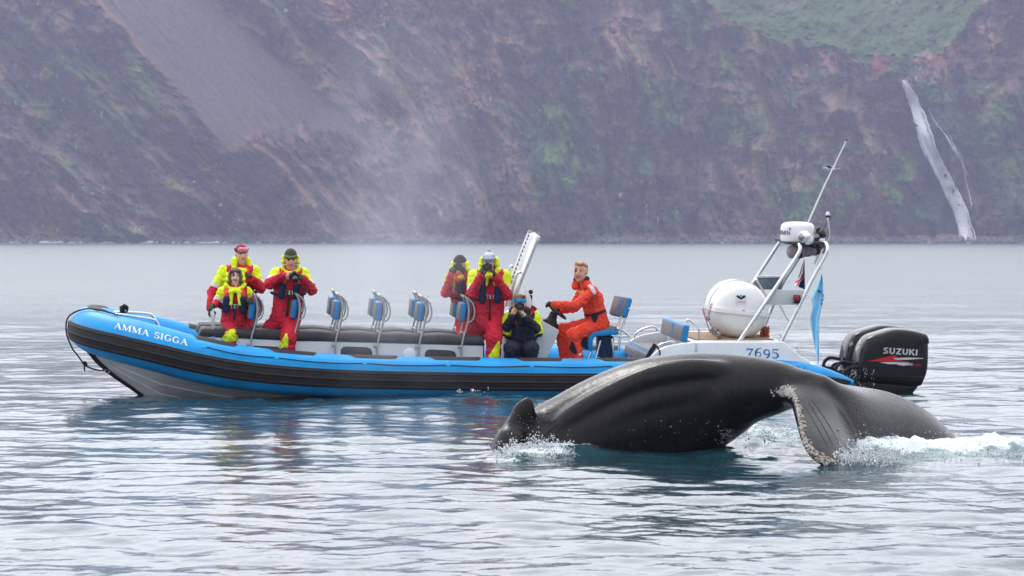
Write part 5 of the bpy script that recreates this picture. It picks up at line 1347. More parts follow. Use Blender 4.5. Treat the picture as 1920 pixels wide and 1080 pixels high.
    wh = link('humpback_whale', me, m, loc=org)
    tag(wh, 'dark wet humpback whale arching its back and tail flukes above the water', 'whale')
    bv = BVHTree.FromPolygons([Vector(v) for v in co.tolist()], [tuple(p.vertices) for p in me.polygons])
    # barnacles: pale lumps scattered along the near fluke's leading edge and the root of the tail
    r = random.Random(12); G = [Geo(), Geo()]
    edge = _cr(np.array([[1462, 737], [1480, 738], [1494, 755], [1499, 785], [1502, 815], [1511, 838], [1526, 856], [1548, 866.0]]), 10)
    def put(x, y, s, k, el=1.0):
        d = ray(x, y).normalized(); hit = bv.ray_cast(CAMP, d)
        if hit[0] is None or hit[3] > 32: return
        nrm = hit[1]; nrm = nrm if nrm.dot(d) < 0 else -nrm
        R = Vector((0, 0, 1)).rotation_difference(nrm).to_matrix() @ Euler((0, 0, r.random()*6)).to_matrix()
        G[k].ball(hit[0]-org, (s*el, s, s*0.75), 6, 4, rot=R)
    for i in range(430):
        t = r.random()**0.8; j = int(t*(len(edge)-1)); e = edge[j]; wdt = 5+16*t**2
        put(e[0]+abs(r.gauss(0, 1))*wdt*0.55-1.0, e[1]+r.gauss(0, 1)*4.5, r.uniform(0.004, 0.012)*(1 if r.random() < 0.9 else 1.5), 0 if r.random() < 0.75 else 1, r.uniform(1, 1.9))
    for i in range(110):      # tangle of pale lumps where the leading edge leaves the tail stock
        put(1456+r.gauss(16, 9), 734+r.gauss(0, 4), r.uniform(0.005, 0.013), 0, 1.6)
    for i in range(90):
        put(1362+r.gauss(0, 9), 818+r.gauss(0, 9)-0.5*(0), r.uniform(0.004, 0.010), 0)
    for i in range(36): put(r.gauss(1290, 60), r.gauss(800, 14), r.uniform(0.002, 0.006), 0)
    for i in range(60): put(r.uniform(950, 1030), r.uniform(770, 830), r.uniform(0.002, 0.005), 0)
    for i in range(90): put(r.uniform(1600, 1800), r.uniform(790, 835), r.uniform(0.002, 0.005), 0)
    bo = G[0].build('barnacles', mat('barnacle_white', (0.34, 0.325, 0.30), 0.8, var=0.3, vscale=60), wh, smooth=True); bo['kind'] = 'stuff'
    bo = G[1].build('barnacles', mat('barnacle_tan', (0.17, 0.11, 0.07), 0.8, var=0.4, vscale=60), wh, smooth=True); bo['kind'] = 'stuff'
    # scars and grooves
    g = Geo()
    def line(pts, w):
        P_ = []
        for (x, y) in pts:
            d = ray(x, y).normalized(); hit = bv.ray_cast(CAMP, d)
            if hit[0] is not None: P_.append(hit[0]-org)
        if len(P_) > 2: g.tube(P_, [w*math.sin(0.3+2.5*i/(len(P_)-1)) for i in range(len(P_))], 5)
    line([(1018, 819), (1026, 812), (1036, 804), (1047, 795)], 0.007); line([(1023, 777), (1027, 775), (1030, 773)], 0.006)
    g.build('scar', mat('scar_black', (0.004, 0.004, 0.004), 0.6), wh)
    for pts in ([(1515, 752), (1530, 778), (1548, 808), (1562, 836)], [(1507, 757), (1520, 780), (1538, 812), (1556, 846)], [(1522, 750), (1538, 772), (1556, 800), (1572, 830)]):
        g = Geo(); line([(x, y) for x, y in _cr(np.array(pts, float), 8)], 0.004)
        if g.v: g.build('groove', mat('scar_black', (0, 0, 0)), wh)
    return wh

# ---- what the whale and the boat do to the sea
def ground(px, py):
    d = ray(px, py); t = -CAMZ/d.z; return np.array([d.x*t, d.y*t])
# (px, py of the waterline point, radius east, radius away, height, foam)
MOUNDS = [(1000, 850, .42, .26, .06, .62), (1055, 843, .40, .26, .075, .62), (940, 858, .22, .16, .03, .52), (1100, 848, .35, .30, .05, .35),
          (1425, 806, .50, .6, .05, .50), (1400, 830, .5, .5, .03, .28), (1480, 815, .3, .7, .05, .5),
          (1600, 850, .35, .40, .07, .72), (1650, 848, .45, .45, .06, .55), (1700, 852, .5, .35, .06, .66), (1760, 850, .55, .45, .07, .72), (1830, 846, .6, .5, .06, .66), (1900, 844, .6, .5, .06, .66), (1980, 842, .8, .5, .05, .6),
          (870, 852, .45, .30, .01, .42), (800, 846, .6, .3, .0, .30),
          (880, 748, .55, .5, .07, .22), (690, 742, .8, .4, .03, .25), (560, 742, .6, .3, .01, .18), (960, 752, .8, .4, .04, .16), (1640, 752, .8, .5, .03, .3), (1760, 752, 1.0, .8, .02, .2)]
SWELLS = [(1240, 872, .75, .8, .045), (1120, 880, .8, .9, .03), (880, 757, 1.1, .7, .09), (700, 765, 1.3, 1.2, .06), (420, 775, 2.0, 1.2, .03), (1850, 820, .9, .9, .05), (1350, 880, 1.2, .8, -.03)]
def whale_water(X, Y, Z, foam, turb):
    near = (Y > 14) & (Y < 60)
    x, y = X[near], Y[near]; z = Z[near]; f = foam[near]; t = turb[near]
    nz1 = fbm(x*5, y*3.2, 5, 201); nz2 = fbm(x*13, y*8, 4, 202)
    for (px, py, rx, ry, hh, fo) in MOUNDS:
        c = ground(px, py); d = np.exp(-((x-c[0])/rx)**2-((y-c[1])/ry)**2)
        z = z + hh*d*(0.35+1.1*nz1+0.5*(nz2-0.5)); f = np.maximum(f, fo*np.clip(d*1.5, 0, 1)); t = np.maximum(t, np.clip(d*1.6, 0, 1)*min(1, fo*1.4)*(0.35 if px < 1150 else 1.0))
    for (px, py, rx, ry, hh) in SWELLS:
        c = ground(px, py); z = z + hh*np.exp(-((x-c[0])/rx)**2-((y-c[1])/ry)**2)
    # choppy green water under the arch
    c = ground(1440, 840); d = np.exp(-((x-c[0])/1.0)**2-((y-c[1])/1.1)**2); z = z + 0.05*d*(nz1-0.5)*2 + 0.02*d*(nz2-0.5)
    t = np.maximum(t, 0.15*np.clip(d*1.3, 0, 1))
    # disturbed water along the boat's side: the bow wave and the ripples it sends out
    bl = BMI; bx = (x-BO.x)*math.cos(math.radians(8))+(y-BO.y)*math.sin(math.radians(8)); by = -(x-BO.x)*math.sin(math.radians(8))+(y-BO.y)*math.cos(math.radians(8))
    d = np.exp(-((by+1.9)/1.3)**2)*sstep(-6.5, -4.2, bx)*sstep(6, 4, bx)
    z = z + 0.055*d*(nz1-0.5)*2*(0.3+sstep(0.45, 0.6, fbm(x*0.8, y*0.6, 3, 210)))
    z = z + 0.02*np.exp(-((by+1.3+0.35*(bx+4.5)*0.3)/0.35)**2)*np.exp(-((bx+4.0)/1.6)**2)
    Z[near] = z; foam[near] = f; turb[near] = t
    return Z, foam, turb
SEA_MODS.append(whale_water)

def build_splash():
    r = random.Random(21)
    G = Geo(); base = bmesh.new(); bmesh.ops.create_icosphere(base, subdivisions=1, radius=1)
    bv = [v.co.copy() for v in base.verts]; bf = [[v.index for v in f.verts] for f in base.faces]; base.free()
    V = []; Fs = []
    def drop(p, s, el=1.0):
        b = len(V); e = Euler((r.random()*3, r.random()*3, r.random()*3)).to_matrix()
        for v in bv:
            q = e @ Vector((v.x*s*el, v.y*s, v.z*s)); V.append((p[0]+q.x, p[1]+q.y, p[2]+q.z))
        Fs.extend([tuple(b+i for i in f) for f in bf])
    def clump(px0, px1, py0, py1, n, hmax, s0, s1, dy=0.25):
        for i in range(n):
            px, py = r.uniform(px0, px1), r.uniform(py0, py1); c = ground(px, py)
            hgt = hmax*abs(r.gauss(0, 0.45))*(0.4+0.9*vnoise(px*0.09, py*0.2, 5)); drop((c[0]+r.gauss(0, .02), c[1]+r.gauss(0, dy), hgt), r.uniform(s0, s1)*(1 if r.random() < .85 else 1.8), r.uniform(1, 2.2))
    clump(955, 1075, 838, 852, 2600, 0.12, .002, .006); clump(925, 965, 845, 856, 250, 0.07, .002, .007); clump(990, 1040, 838, 850, 400, 0.19, .002, .006)
    clump(1570, 1680, 840, 868, 3600, 0.17, .002, .006); clump(1560, 1600, 850, 866, 500, 0.16, .002, .007)
    clump(1680, 1960, 838, 856, 4500, 0.10, .002, .005, .35); clump(1370, 1490, 806, 830, 700, 0.10, .002, .007, .5)
    clump(1590, 1640, 826, 845, 500, 0.30, .002, .005); clump(1700, 1820, 830, 842, 300, 0.25, .002, .005)
    clump(860, 920, 742, 750, 160, 0.12, .004, .010, .3); clump(1600, 1700, 700, 745, 0, 0.1, .003, .01)
    for i in range(160):   # spray round the motor bracket
        p = BM @ B(r.uniform(1572, 1640), r.uniform(690, 742), -0.75+r.uniform(-.1, .5)); drop(p, r.uniform(.002, .006), r.uniform(1, 2.5))
    G.add(V, Fs); o = G.build('splash', mat('foam_white', (0.62, 0.65, 0.67), 0.35, var=0.04), smooth=True)
    tag(o, 'white foam and droplets splashing round the whale', 'foam', kind='stuff')
    return o
def build_blow():
    # the whale's breath drifting over the boat: a thin cloud of mist
    c = W(745, 390, 36.2); bm = bmesh.new(); bmesh.ops.create_icosphere(bm, subdivisions=3, radius=1, matrix=Matrix.Diagonal((1.5, 0.7, 3.3, 1)))
    me = bpy.data.meshes.new('whale_breath'); bm.to_mesh(me); bm.free()
    m = bpy.data.materials.new('mist'); m.use_nodes = True; t = m.node_tree; t.nodes.clear(); N_ = t.nodes.new; l = t.links.new
    o_ = N_('ShaderNodeOutputMaterial'); v = N_('ShaderNodeVolumePrincipled'); l(v.outputs[0], o_.inputs['Volume'])
    tc = N_('ShaderNodeTexCoord'); mp_ = N_('ShaderNodeMapping'); mp_.inputs['Scale'].default_value = (0.667, 1.4, 0.303); l(tc.outputs['Object'], mp_.inputs[0])
    ln = N_('ShaderNodeVectorMath'); ln.operation = 'LENGTH'; l(mp_.outputs[0], ln.inputs[0])
    mr = N_('ShaderNodeMapRange'); mr.interpolation_type = 'SMOOTHSTEP'; l(ln.outputs['Value'], mr.inputs[0]); mr.inputs[1].default_value = 1.0; mr.inputs[2].default_value = 0.0; mr.inputs[3].default_value = 0.0; mr.inputs[4].default_value = 1.0
    n_ = N_('ShaderNodeTexNoise'); n_.inputs['Scale'].default_value = 1.1; n_.inputs['Detail'].default_value = 3; l(tc.outputs['Object'], n_.inputs['Vector'])
    mr2 = N_('ShaderNodeMapRange'); l(n_.outputs[0], mr2.inputs[0]); mr2.inputs[1].default_value = 0.32; mr2.inputs[2].default_value = 0.68
    mu = N_('ShaderNodeMath'); mu.operation = 'MULTIPLY'; l(mr.outputs[0], mu.inputs[0]); l(mr2.outputs[0], mu.inputs[1])
    mu2 = N_('ShaderNodeMath'); mu2.operation = 'MULTIPLY'; l(mu.outputs[0], mu2.inputs[0]); mu2.inputs[1].default_value = 0.50
    l(mu2.outputs[0], v.inputs['Density']); v.inputs['Color'].default_value = (0.9, 0.92, 0.96, 1); v.inputs['Anisotropy'].default_value = 0.3
    o = link('whale_breath', me, m, loc=c); tag(o, 'thin column of mist from the whale drifting in front of the empty seats', 'mist', kind='stuff')
# ================================================================== PEOPLE
skin_m = mat('skin', (0.66, 0.38, 0.27), 0.5, var=0.10, vscale=14, sub=0.15)
skin_p = mat('skin_pale', (0.74, 0.48, 0.38), 0.5, var=0.10, vscale=14, sub=0.15)
skin_r = mat('skin_ruddy', (0.64, 0.33, 0.23), 0.5, var=0.15, vscale=14, sub=0.15)
lip_m = mat('lips', (0.48, 0.17, 0.14), 0.5)
eye_m = mat('eye_dark', (0.03, 0.02, 0.018), 0.3)
brow_m = mat('brow', (0.26, 0.14, 0.09), 0.8)
red_s = mat('red_suit_fabric', (0.56, 0.012, 0.035), 0.7, var=0.16, vscale=10, bump=0.022, bscale=13)
yel_s = mat('hivis_yellow_fabric', (0.72, 0.86, 0.015), 0.7, var=0.08, vscale=10, bump=0.022, bscale=13)
navy_s = mat('navy_suit_fabric', (0.012, 0.016, 0.032), 0.6, var=0.3, vscale=14, bump=0.022, bscale=13)
ora_s = mat('orange_suit_fabric', (0.80, 0.055, 0.022), 0.7, var=0.12, vscale=9, bump=0.024, bscale=12)
glove_g = mat('dark_green_glove', (0.035, 0.05, 0.025), 0.85, var=0.3, vscale=40)
glove_b = mat('black_glove', (0.014, 0.014, 0.014), 0.8, var=0.3, vscale=40)
boot_m = mat('boot_rubber', (0.02, 0.02, 0.02), 0.6)
refl_m = mat('reflective_tape', (0.62, 0.64, 0.66), 0.35, var=0.06)
vest_r = mat('vest_red', (0.66, 0.03, 0.02), 0.6, var=0.1)
vest_n = mat('vest_navy', (0.008, 0.018, 0.055), 0.7, var=0.2, vscale=20)
strap_m = mat('black_webbing', (0.014, 0.014, 0.016), 0.7)
SKIN, LIP, EYE, BROW, M1, M2, M3, GLV, BOOT, TAPE = range(10)

def u_(v): v = np.array(v, float); return v/max(1e-9, np.linalg.norm(v))
class Person:
    def __init__(s, name_label, skin, suit, suit2, knee, glove, J, face, look_up=0.0, bulk=1.0, head=1.0, hands=('grip', 'grip'), glov=(1, 1), tape=True, legs=True, wr=0.0100, yfrac=0.72):
        """J: joint name -> (px, py, depth in the boat's frame); 'r' is the person's own right side"""
        s.J = {k: np.array(BW(*v)) for k, v in J.items()}; J = s.J; s.label = name_label
        f = u_(face); r = u_(np.cross(f, [0, 0, 1.0])); up = np.cross(r, f)          # f: where the face looks, r: own right
        s.f, s.r, s.u = f, r, up; s.hc = J['head']; s.hs = head
        low = min(J[k][2] for k in J)
        s.org = np.array([J['pelvis'][0], J['pelvis'][1], low-0.06]); o = s.org
        allp = np.array(list(J.values())); S = SDF(allp.min(0)-0.24*bulk, allp.max(0)+np.array([0.24, 0.24, 0.24]), 0.0092)
        H = s.H; hs = head
        # --- head
        S.ell(H(0, -0.012, 0.028), (0.076*hs, 0.092*hs, 0.088*hs), SKIN, 0.0, rot=np.stack([r, f, up], 1))
        S.ell(H(0, 0.022, -0.045), (0.065*hs, 0.068*hs, 0.074*hs), SKIN, 0.03, rot=np.stack([r, f, up], 1))
        S.ell(H(0, 0.062, -0.102), (0.022*hs,)*3, SKIN, 0.025)                                   # chin
        S.cone(H(0, 0.088, 0.012), H(0, 0.106, -0.028), .009*hs, .0145*hs, SKIN, 0.012)         # nose
        for q in (-1, 1):
            S.ell(H(q*0.078, -0.012, -0.010), (0.010, 0.020*hs, 0.030*hs), SKIN, 0.008, rot=np.stack([r, f, up], 1))
            S.ell(H(q*0.031, 0.100, 0.013), (0.015, 0.013, 0.009), 0, 0.0, cut=True)
            S.ell(H(q*0.031, 0.083, 0.012), (0.0100, 0.009, 0.0050), EYE, 0.0, rot=np.stack([r, f, up], 1))
            S.cone(H(q*0.014, 0.089, 0.034), H(q*0.046, 0.078, 0.036), .0042, .0035, BROW, 0.004)
            S.ell(H(q*0.035, 0.062, -0.030), (0.022, 0.018, 0.018), SKIN, 0.02)                 # cheek
        S.ell(H(0, 0.086, -0.062), (0.023*hs, 0.010, 0.0075*hs), LIP, 0.004, rot=np.stack([r, f, up], 1))
        # --- neck and trunk
        b = bulk; nk, ch, pv = J['neck'], J['chest'], J['pelvis']
        S.cone(H(0, -0.015, -0.06), nk-np.array([0, 0, .03]), .052*hs, .062, SKIN, 0.02)
        sr, sl = J['sho_r'], J['sho_l']; mid = (sr+sl)/2; ax = u_(sl-sr)
        sw = np.linalg.norm(sl-sr)/2
        front = u_(np.cross(ax, pv-mid)); front = front if front @ f > 0 else -front; s.front = front; s.ax = ax
        S.cone(sr, sl, .078*b, .078*b, M1, 0.05)
        for q in (-1, 1):
            S.cone(ch+ax*q*sw*0.42, pv+ax*q*sw*0.36, .128*b, .125*b, M1, 0.06)
            S.cone(mid+ax*q*sw*0.5-np.array([0, 0, .03]), ch+ax*q*sw*0.42, .095*b, .13*b, M1, 0.05)
            S.cone(mid+ax*q*sw*0.35, nk, .075*b, .06, M1, 0.04)
        # --- arms: yellow outer sleeve, then the suit's own colour, then glove or hand
        for q, a_, hm in (('r', 0, hands[0]), ('l', 1, hands[1])):
            sh, el, wr_ = J['sho_'+q], J['elb_'+q], J['wri_'+q]; hd = J['hand_'+q]
            side = -1 if q == 'r' else 1
            md = sh+(el-sh)*yfrac; S.cone(sh, md, .080*b, .073*b, M2, 0.035); S.cone(md, el, .072*b, .070*b, M3, 0.02)
            if tape:
                t = yfrac; p = sh+(el-sh)*t; d = u_(el-sh); S.cone(p-d*.008, p+d*.008, .0755*b, .0755*b, TAPE, 0.0)
            S.cone(el, wr_, .066*b, .052*b, M3, 0.03)
            d = u_(wr_-el); S.cone(wr_-d*.02, wr_+d*.015, .054*b, .050*b, M3, 0.005)
            s.hand(S, wr_, hd, J.get('tip_'+q), side, GLV if glov[a_] else SKIN, hm)
        # --- legs
        if legs:
            for q in 'rl':
                side = -1 if q == 'r' else 1
                hp = pv+ax*side*sw*0.42-np.array([0, 0, 0.04]); kn, an = J['knee_'+q], J['foot_'+q]
                S.cone(hp, kn, .122*b, .098*b, M1, 0.05); S.cone(kn, an, .095*b, .080*b, M1, 0.04)
                fd = u_([f[0], f[1], 0]) if abs(f[2]) < 0.9 else np.array([0, -1, 0])
                S.cone(an+np.array([0, 0, -.02]), an+fd*0.15+np.array([0, 0, -.05]), .055, .042, BOOT, 0.02)
        S.wrinkle((M1, M2, M3), wr, 1.0, seed=pv[0])
        me = S.mesh('person', o)
        mm = [skin, lip_m, eye_m, brow_m, suit, suit2, knee, glove, boot_m, refl_m]
        s.o = link('person', me, mm, loc=Vector(o)); tag(s.o, name_label, 'person', 'people aboard the boat'); del s.o['group']
    def H(s, a, b, c): return s.hc + (s.r*a + s.f*b + s.u*c)*s.hs
    def hand(s, S, w, h, tip, side, m, mode):
        d = u_(h-w); curl = u_(tip-h) if tip is not None else u_(np.cross(d, s.r))
        sd = u_(np.cross(d, curl)) if np.linalg.norm(np.cross(d, curl)) > 0.05 else s.u
        S.cone(w, w+(h-w)*0.5, .031, .033, m, 0.012)
        for q in (-1, 0, 1): S.cone(w+(h-w)*0.4+sd*q*0.012, h+sd*q*0.026, .021, .019, m, 0.012)
        L = (.030, .036, .034, .026)
        for i, q in enumerate((-1.5, -0.5, 0.5, 1.5)):
            a = h+sd*q*0.0215; b_ = a+(d*0.55+curl*0.85)*L[i]*1.15; c = b_+(curl*1.0-d*0.35)*L[i]
            S.cone(a, b_, .0122, .0112, m, 0.003); S.cone(b_, c, .0112, .0098, m, 0.004)
        a = w+(h-w)*0.45-sd*0.028+curl*0.012; b_ = a-sd*0.022+curl*0.028+d*0.018; c = b_+curl*0.022+d*0.022+sd*0.008
        S.cone(a, b_, .014, .0125, m, 0.01); S.cone(b_, c, .0125, .0105, m, 0.004)
    def child(s, name, lo, hi, fn, mats_, h=0.0085, label=None, wr=0):
        S = SDF(lo, hi, h); fn(S)
        if wr: S.wrinkle(range(len(mats_)), wr, 1.2)
        me = S.mesh(name, s.org); o = link(name, me, mats_, s.o)
        if label: o['label'] = label
        return o
    def around(s, R=0.2): return s.hc-R, s.hc+R
    def beanie(s, m, m2=None, top=0.0, low=0.028, name='knit_hat', pom=None):
        R = np.stack([s.r, s.f, s.u], 1)
        def fn(S):
            S.ell(s.H(0, -0.018, 0.045+top/2), (0.088*s.hs, 0.104*s.hs, (0.090+top)*s.hs), 0, 0, rot=R)
            # keep the part above a tilted brim line
            X, Y, Z = np.meshgrid(*S.ax, indexing='ij', sparse=True)
            c = s.H(0, 0, low); n = u_(s.u+s.f*0.18)
            pl = -((X-c[0])*n[0]+(Y-c[1])*n[1]+(Z-c[2])*n[2]); D0 = S.D.copy(); S.D = np.maximum(S.D, pl).astype(np.float32)
            hgt = -pl
            if m2 is not None:
                S.own[:] = np.where((np.abs(hgt-0.030) < 0.004) | (np.abs(hgt-0.044) < 0.0035), 1, 0).astype(np.int16)
            # rolled rim
            rim = np.maximum(D0-0.006, np.abs(hgt-0.016)-0.016).astype(np.float32); k = 0.004
            S.D = np.minimum(S.D, rim)
            if pom is not None: S.ell(s.H(0, -0.01, 0.135+top), (0.03, 0.03, 0.022), 1, 0.004)
        return s.child(name, *s.around(0.24), fn, [m, m2 or m])
    def hood(s, m, R=0.118, drop=0.055, up=0.0, rad=0.046, lapel=0.20, open_=50, inner=None):
        f0 = u_([s.f[0], s.f[1], 0]); r0 = u_(np.cross(f0, [0, 0, 1])); z = np.array([0, 0, 1.0])
        base = s.H(0, -0.02, 0)-z*(drop)
        nk = s.J['neck']; fr = s.front
        def fn(S):
            for lev, k_ in ((0.0, 1.0), (0.045+up, 0.92), (0.09+up*1.6, 0.80)) if up > 0 else ((0.0, 1.0), (0.035, 0.95)):
                pts = []
                for a in np.linspace(-180+open_, 180-open_, 15):
                    t = math.radians(a); fw = math.cos(math.radians(a)); d = -f0*math.cos(t)+r0*math.sin(t)
                    pts.append(base + d*R*k_ + z*(lev-0.02 + 0.0*fw) + z*(-0.05)*(abs(a)/180.0)**2*(1 if lev == 0 else 0.6))
                for a, b in zip(pts[:-1], pts[1:]): S.cone(a, b, rad*0.9, rad*0.9, 0, 0.03)
            for q in (-1, 1):       # collar flaps going down the chest
                p0 = base + (f0*math.cos(math.radians(open_))+r0*q*math.sin(math.radians(open_)))*R - z*0.06
                p1 = nk + fr*0.135 + s.ax*q*0.055 - z*0.06; p2 = nk + fr*0.165 + s.ax*q*0.060 - z*lapel
                S.cone(p0, p1, rad*0.85, .034, 0, 0.02, ); S.cone(p1, p2, .034, .022, 0, 0.02)
        allp = np.array([base-R-0.12, base+R+0.15+up, nk-0.3, nk+0.3])
        return s.child('hood', allp.min(0), allp.max(0), fn, [m], wr=0.003)
    def vest(s, upper, lower, split=0.45, buckle=True, long=0.30, wide=0.085):
        fr, ax, nk, ch = s.front, s.ax, s.J['neck'], s.J['chest']; dn = u_(s.J['pelvis']-nk)
        sw = np.linalg.norm(s.J['sho_l']-s.J['sho_r'])/2
        def fn(S):
            for q in (-1, 1):
                a = nk+ax*q*sw*0.50+dn*0.03-fr*0.03+np.array([0, 0, 0.055]); b = nk+ax*q*wide+fr*0.15+dn*0.10; c = nk+ax*q*(wide+.01)+fr*0.175+dn*(0.10+long*split); d = nk+ax*q*(wide+.012)+fr*0.165+dn*(0.10+long)
                S.cone(a, b, .036, .042, 0, 0.01, flat=(fr, 0.75)); S.cone(b, c, .042, .046, 0, 0.01, flat=(fr, 0.75)); S.cone(c, d, .050, .044, 1, 0.01, flat=(fr, 0.75))
                w = nk+ax*q*(sw+0.05)-fr*0.0+dn*(0.06+long); S.cone(d, w, .028, .022, 1, 0.01)
        c = nk+fr*0.1; o = s.child('life_vest', c-0.52, c+0.45, fn, [upper, lower], h=0.01)
        if buckle:
            p = nk+fr*0.185+dn*(0.05+long); g = Geo(); R_ = Matrix(np.stack([ax, -fr, -dn], 1).tolist())
            for dx in (-0.022, 0.026):
                g.tube([Vector((p-s.org+ax*(dx+0.018*x)-dn*0.026*y).tolist()) for x, y in ((-1, -1), (1, -1), (1, 1), (-1, 1))], 0.0055, 5, closed=True)
            g.build('buckle', steel, s.o); g = Geo(); g.tube([Vector((p-s.org+ax*x-fr*0.012).tolist()) for x in (-0.10, 0.10)], 0.014, 6); g.build('chest_belt', vest_n, s.o)
            g = Geo(); q0 = p+dn*0.03; q1 = s.J['pelvis']+fr*0.145
            g.tube([Vector((x-s.org).tolist()) for x in (q0, (q0+q1)/2+fr*0.02, q1)], [0.017, 0.013, 0.015], 6); g.build('crotch_strap', strap_m, s.o)
        return o
    def flap(s, name, pts, m, th=0.010, off=0.006):
        """flat patch of cloth laid on the body where the photograph shows it: points are looked up on the body's surface"""
        bv = BVHTree.FromPolygons([v.co+s.o.location for v in s.o.data.vertices], [tuple(p.vertices) for p in s.o.data.polygons])
        cx = sum(p[0] for p in pts)/len(pts); cy = sum(p[1] for p in pts)/len(pts); V = []; Fs = []; n = len(pts); rings = 5
        dense = []
        for i in range(n):
            a, b = pts[i], pts[(i+1) % n]
            for k in range(4): dense.append((a[0]+(b[0]-a[0])*k/4, a[1]+(b[1]-a[1])*k/4))
        last = None
        for k in range(rings+1):
            for (x, y) in dense:
                t = k/rings; xx, yy = cx+(x-cx)*(1-t*0.999), cy+(y-cy)*(1-t*0.999); d = ray(xx, yy).normalized(); h_ = bv.ray_cast(CAMP, d)
                if h_[0] is not None: last = h_[3]
                dist = h_[3] if h_[0] is not None else (last or (Vector(s.J['pelvis'].tolist())-CAMP).length)
                V.append(CAMP+d*(dist-off-(0.004 if k else -0.004))-s.o.location)
        m_ = len(dense)
        for k in range(rings):
            for i in range(m_): Fs.append((k*m_+i, k*m_+(i+1) % m_, (k+1)*m_+(i+1) % m_, (k+1)*m_+i))
        return Geo().add(V, Fs).build(name, m, s.o, ang=60)
    def goggles(s, up, tilt, frame_m, lens_m, band_m):
        R = np.stack([s.r, s.f, s.u], 1)
        def fn(S):
            S.ell(s.H(-0.030, 0.086, up), (0.046*s.hs, 0.020, 0.036*s.hs), 0, 0.0, rot=R); S.ell(s.H(0.030, 0.086, up), (0.046*s.hs, 0.020, 0.036*s.hs), 0, 0.012, rot=R)
            S.ell(s.H(0, 0.10, up-0.036), (0.014, 0.02, 0.012), 0, 0, rot=R, cut=True)
        o = s.child('goggles', *s.around(0.2), fn, [frame_m], h=0.006)
        def fl(S):
            S.ell(s.H(-0.029, 0.096, up+0.001), (0.037*s.hs, 0.018, 0.026*s.hs), 0, 0.0, rot=R); S.ell(s.H(0.029, 0.096, up+0.001), (0.037*s.hs, 0.018, 0.026*s.hs), 0, 0.010, rot=R)
        S = SDF(*s.around(0.2), 0.006); fl(S); l = link('goggle_lens', S.mesh('goggle_lens', s.org), [lens_m], o)
        g = Geo(); g.tube([Vector((s.H(0.094*math.sin(a)*0.98, 0.100*math.cos(a)-0.014, up+0.006)-s.org).tolist()) for a in np.linspace(0.65, 2*PI-0.65, 22)], 0.013, 6); g.build('goggle_strap', band_m, o)
    def hair(s, m, blobs, h=0.008, wr=0.004, name='hair'):
        R = np.stack([s.r, s.f, s.u], 1)
        def fn(S):
            for (c, rr) in blobs: S.ell(s.H(*c), tuple(x*s.hs for x in rr), 0, 0.015, rot=R)
        o = s.child(name, *s.around(0.27), fn, [m], h=h, wr=wr); return o

def make_camera(c, d, label, up=(0, 0, 1), lens=0.10, lr=0.034, sc_=1.0, glass=True):
    """a stills camera held in the hands: c centre of the body (world), d where the lens points"""
    d = u_(d); r = u_(np.cross(d, up)); u = np.cross(r, d); c = np.array(c)
    M = Matrix(np.stack([r, d, u], 1).tolist()); root = empty('camera_in_hands', Vector(c.tolist())); root.name = 'photo_camera'
    tag(root, label, 'camera')
    v = lambda a, b, e: M @ Vector((a*sc_, b*sc_, e*sc_))
    g = Geo(); g.box((0, 0, 0), (0.13*sc_, 0.055*sc_, 0.085*sc_), M, bev=0.012*sc_, seg=2); g.box(v(0, 0.0, 0.05), (0.055*sc_, 0.05*sc_, 0.035*sc_), M, bev=0.010*sc_); g.box(v(0.052, 0.025, 0), (0.03*sc_, 0.035*sc_, 0.08*sc_), M, bev=0.01*sc_)
    g.build('camera_body', plast, root)
    L_ = lens*sc_; R_ = lr*sc_
    ln = Geo().lathe([(R_*0.85, 0.02), (R_*0.95, 0.03), (R_*0.95, L_*0.45), (R_*1.02, L_*0.47), (R_*1.02, L_*0.6), (R_, L_*0.62), (R_*1.08, L_*0.9), (R_*1.1, L_), (R_*0.95, L_), (R_*0.9, L_*0.92)], (0, 0, 0), axis=d, n=20).build('lens', mat('lens_black', (0.02, 0.02, 0.022), 0.35), root)
    Geo().lathe([(R_*0.9, L_*0.90), (R_*0.6, L_*0.93), (R_*0.2, L_*0.945)], (0, 0, 0), axis=d, n=20).build('lens_glass', mat('lens_glass', (0.02, 0.02, 0.035), 0.05, coat=1.0), ln)
    if glass: Geo().lathe([(R_*1.04, L_*0.5), (R_*1.05, L_*0.53), (R_*1.04, L_*0.56)], (0, 0, 0), axis=d, n=20).build('focus_ring', mat('ring_grey', (0.12, 0.12, 0.12), 0.4), ln)
    return root

beanie_dark = mat('dark_knit', (0.035, 0.022, 0.026), 0.9, bump=0.003, bscale=70)
beanie_green = mat('olive_knit', (0.055, 0.062, 0.040), 0.9, bump=0.003, bscale=70); beanie_line = mat('pale_green_knit', (0.30, 0.38, 0.12), 0.9)
beanie_red = mat('red_knit', (0.36, 0.012, 0.03), 0.9, bump=0.003, bscale=70); beanie_white = mat('white_knit', (0.66, 0.66, 0.68), 0.9, bump=0.003, bscale=70); pom_g = mat('grey_knit', (0.12, 0.12, 0.13), 0.9)
head_blue = mat('bright_blue_fabric', (0.01, 0.27, 0.55), 0.7, var=0.2, vscale=20)

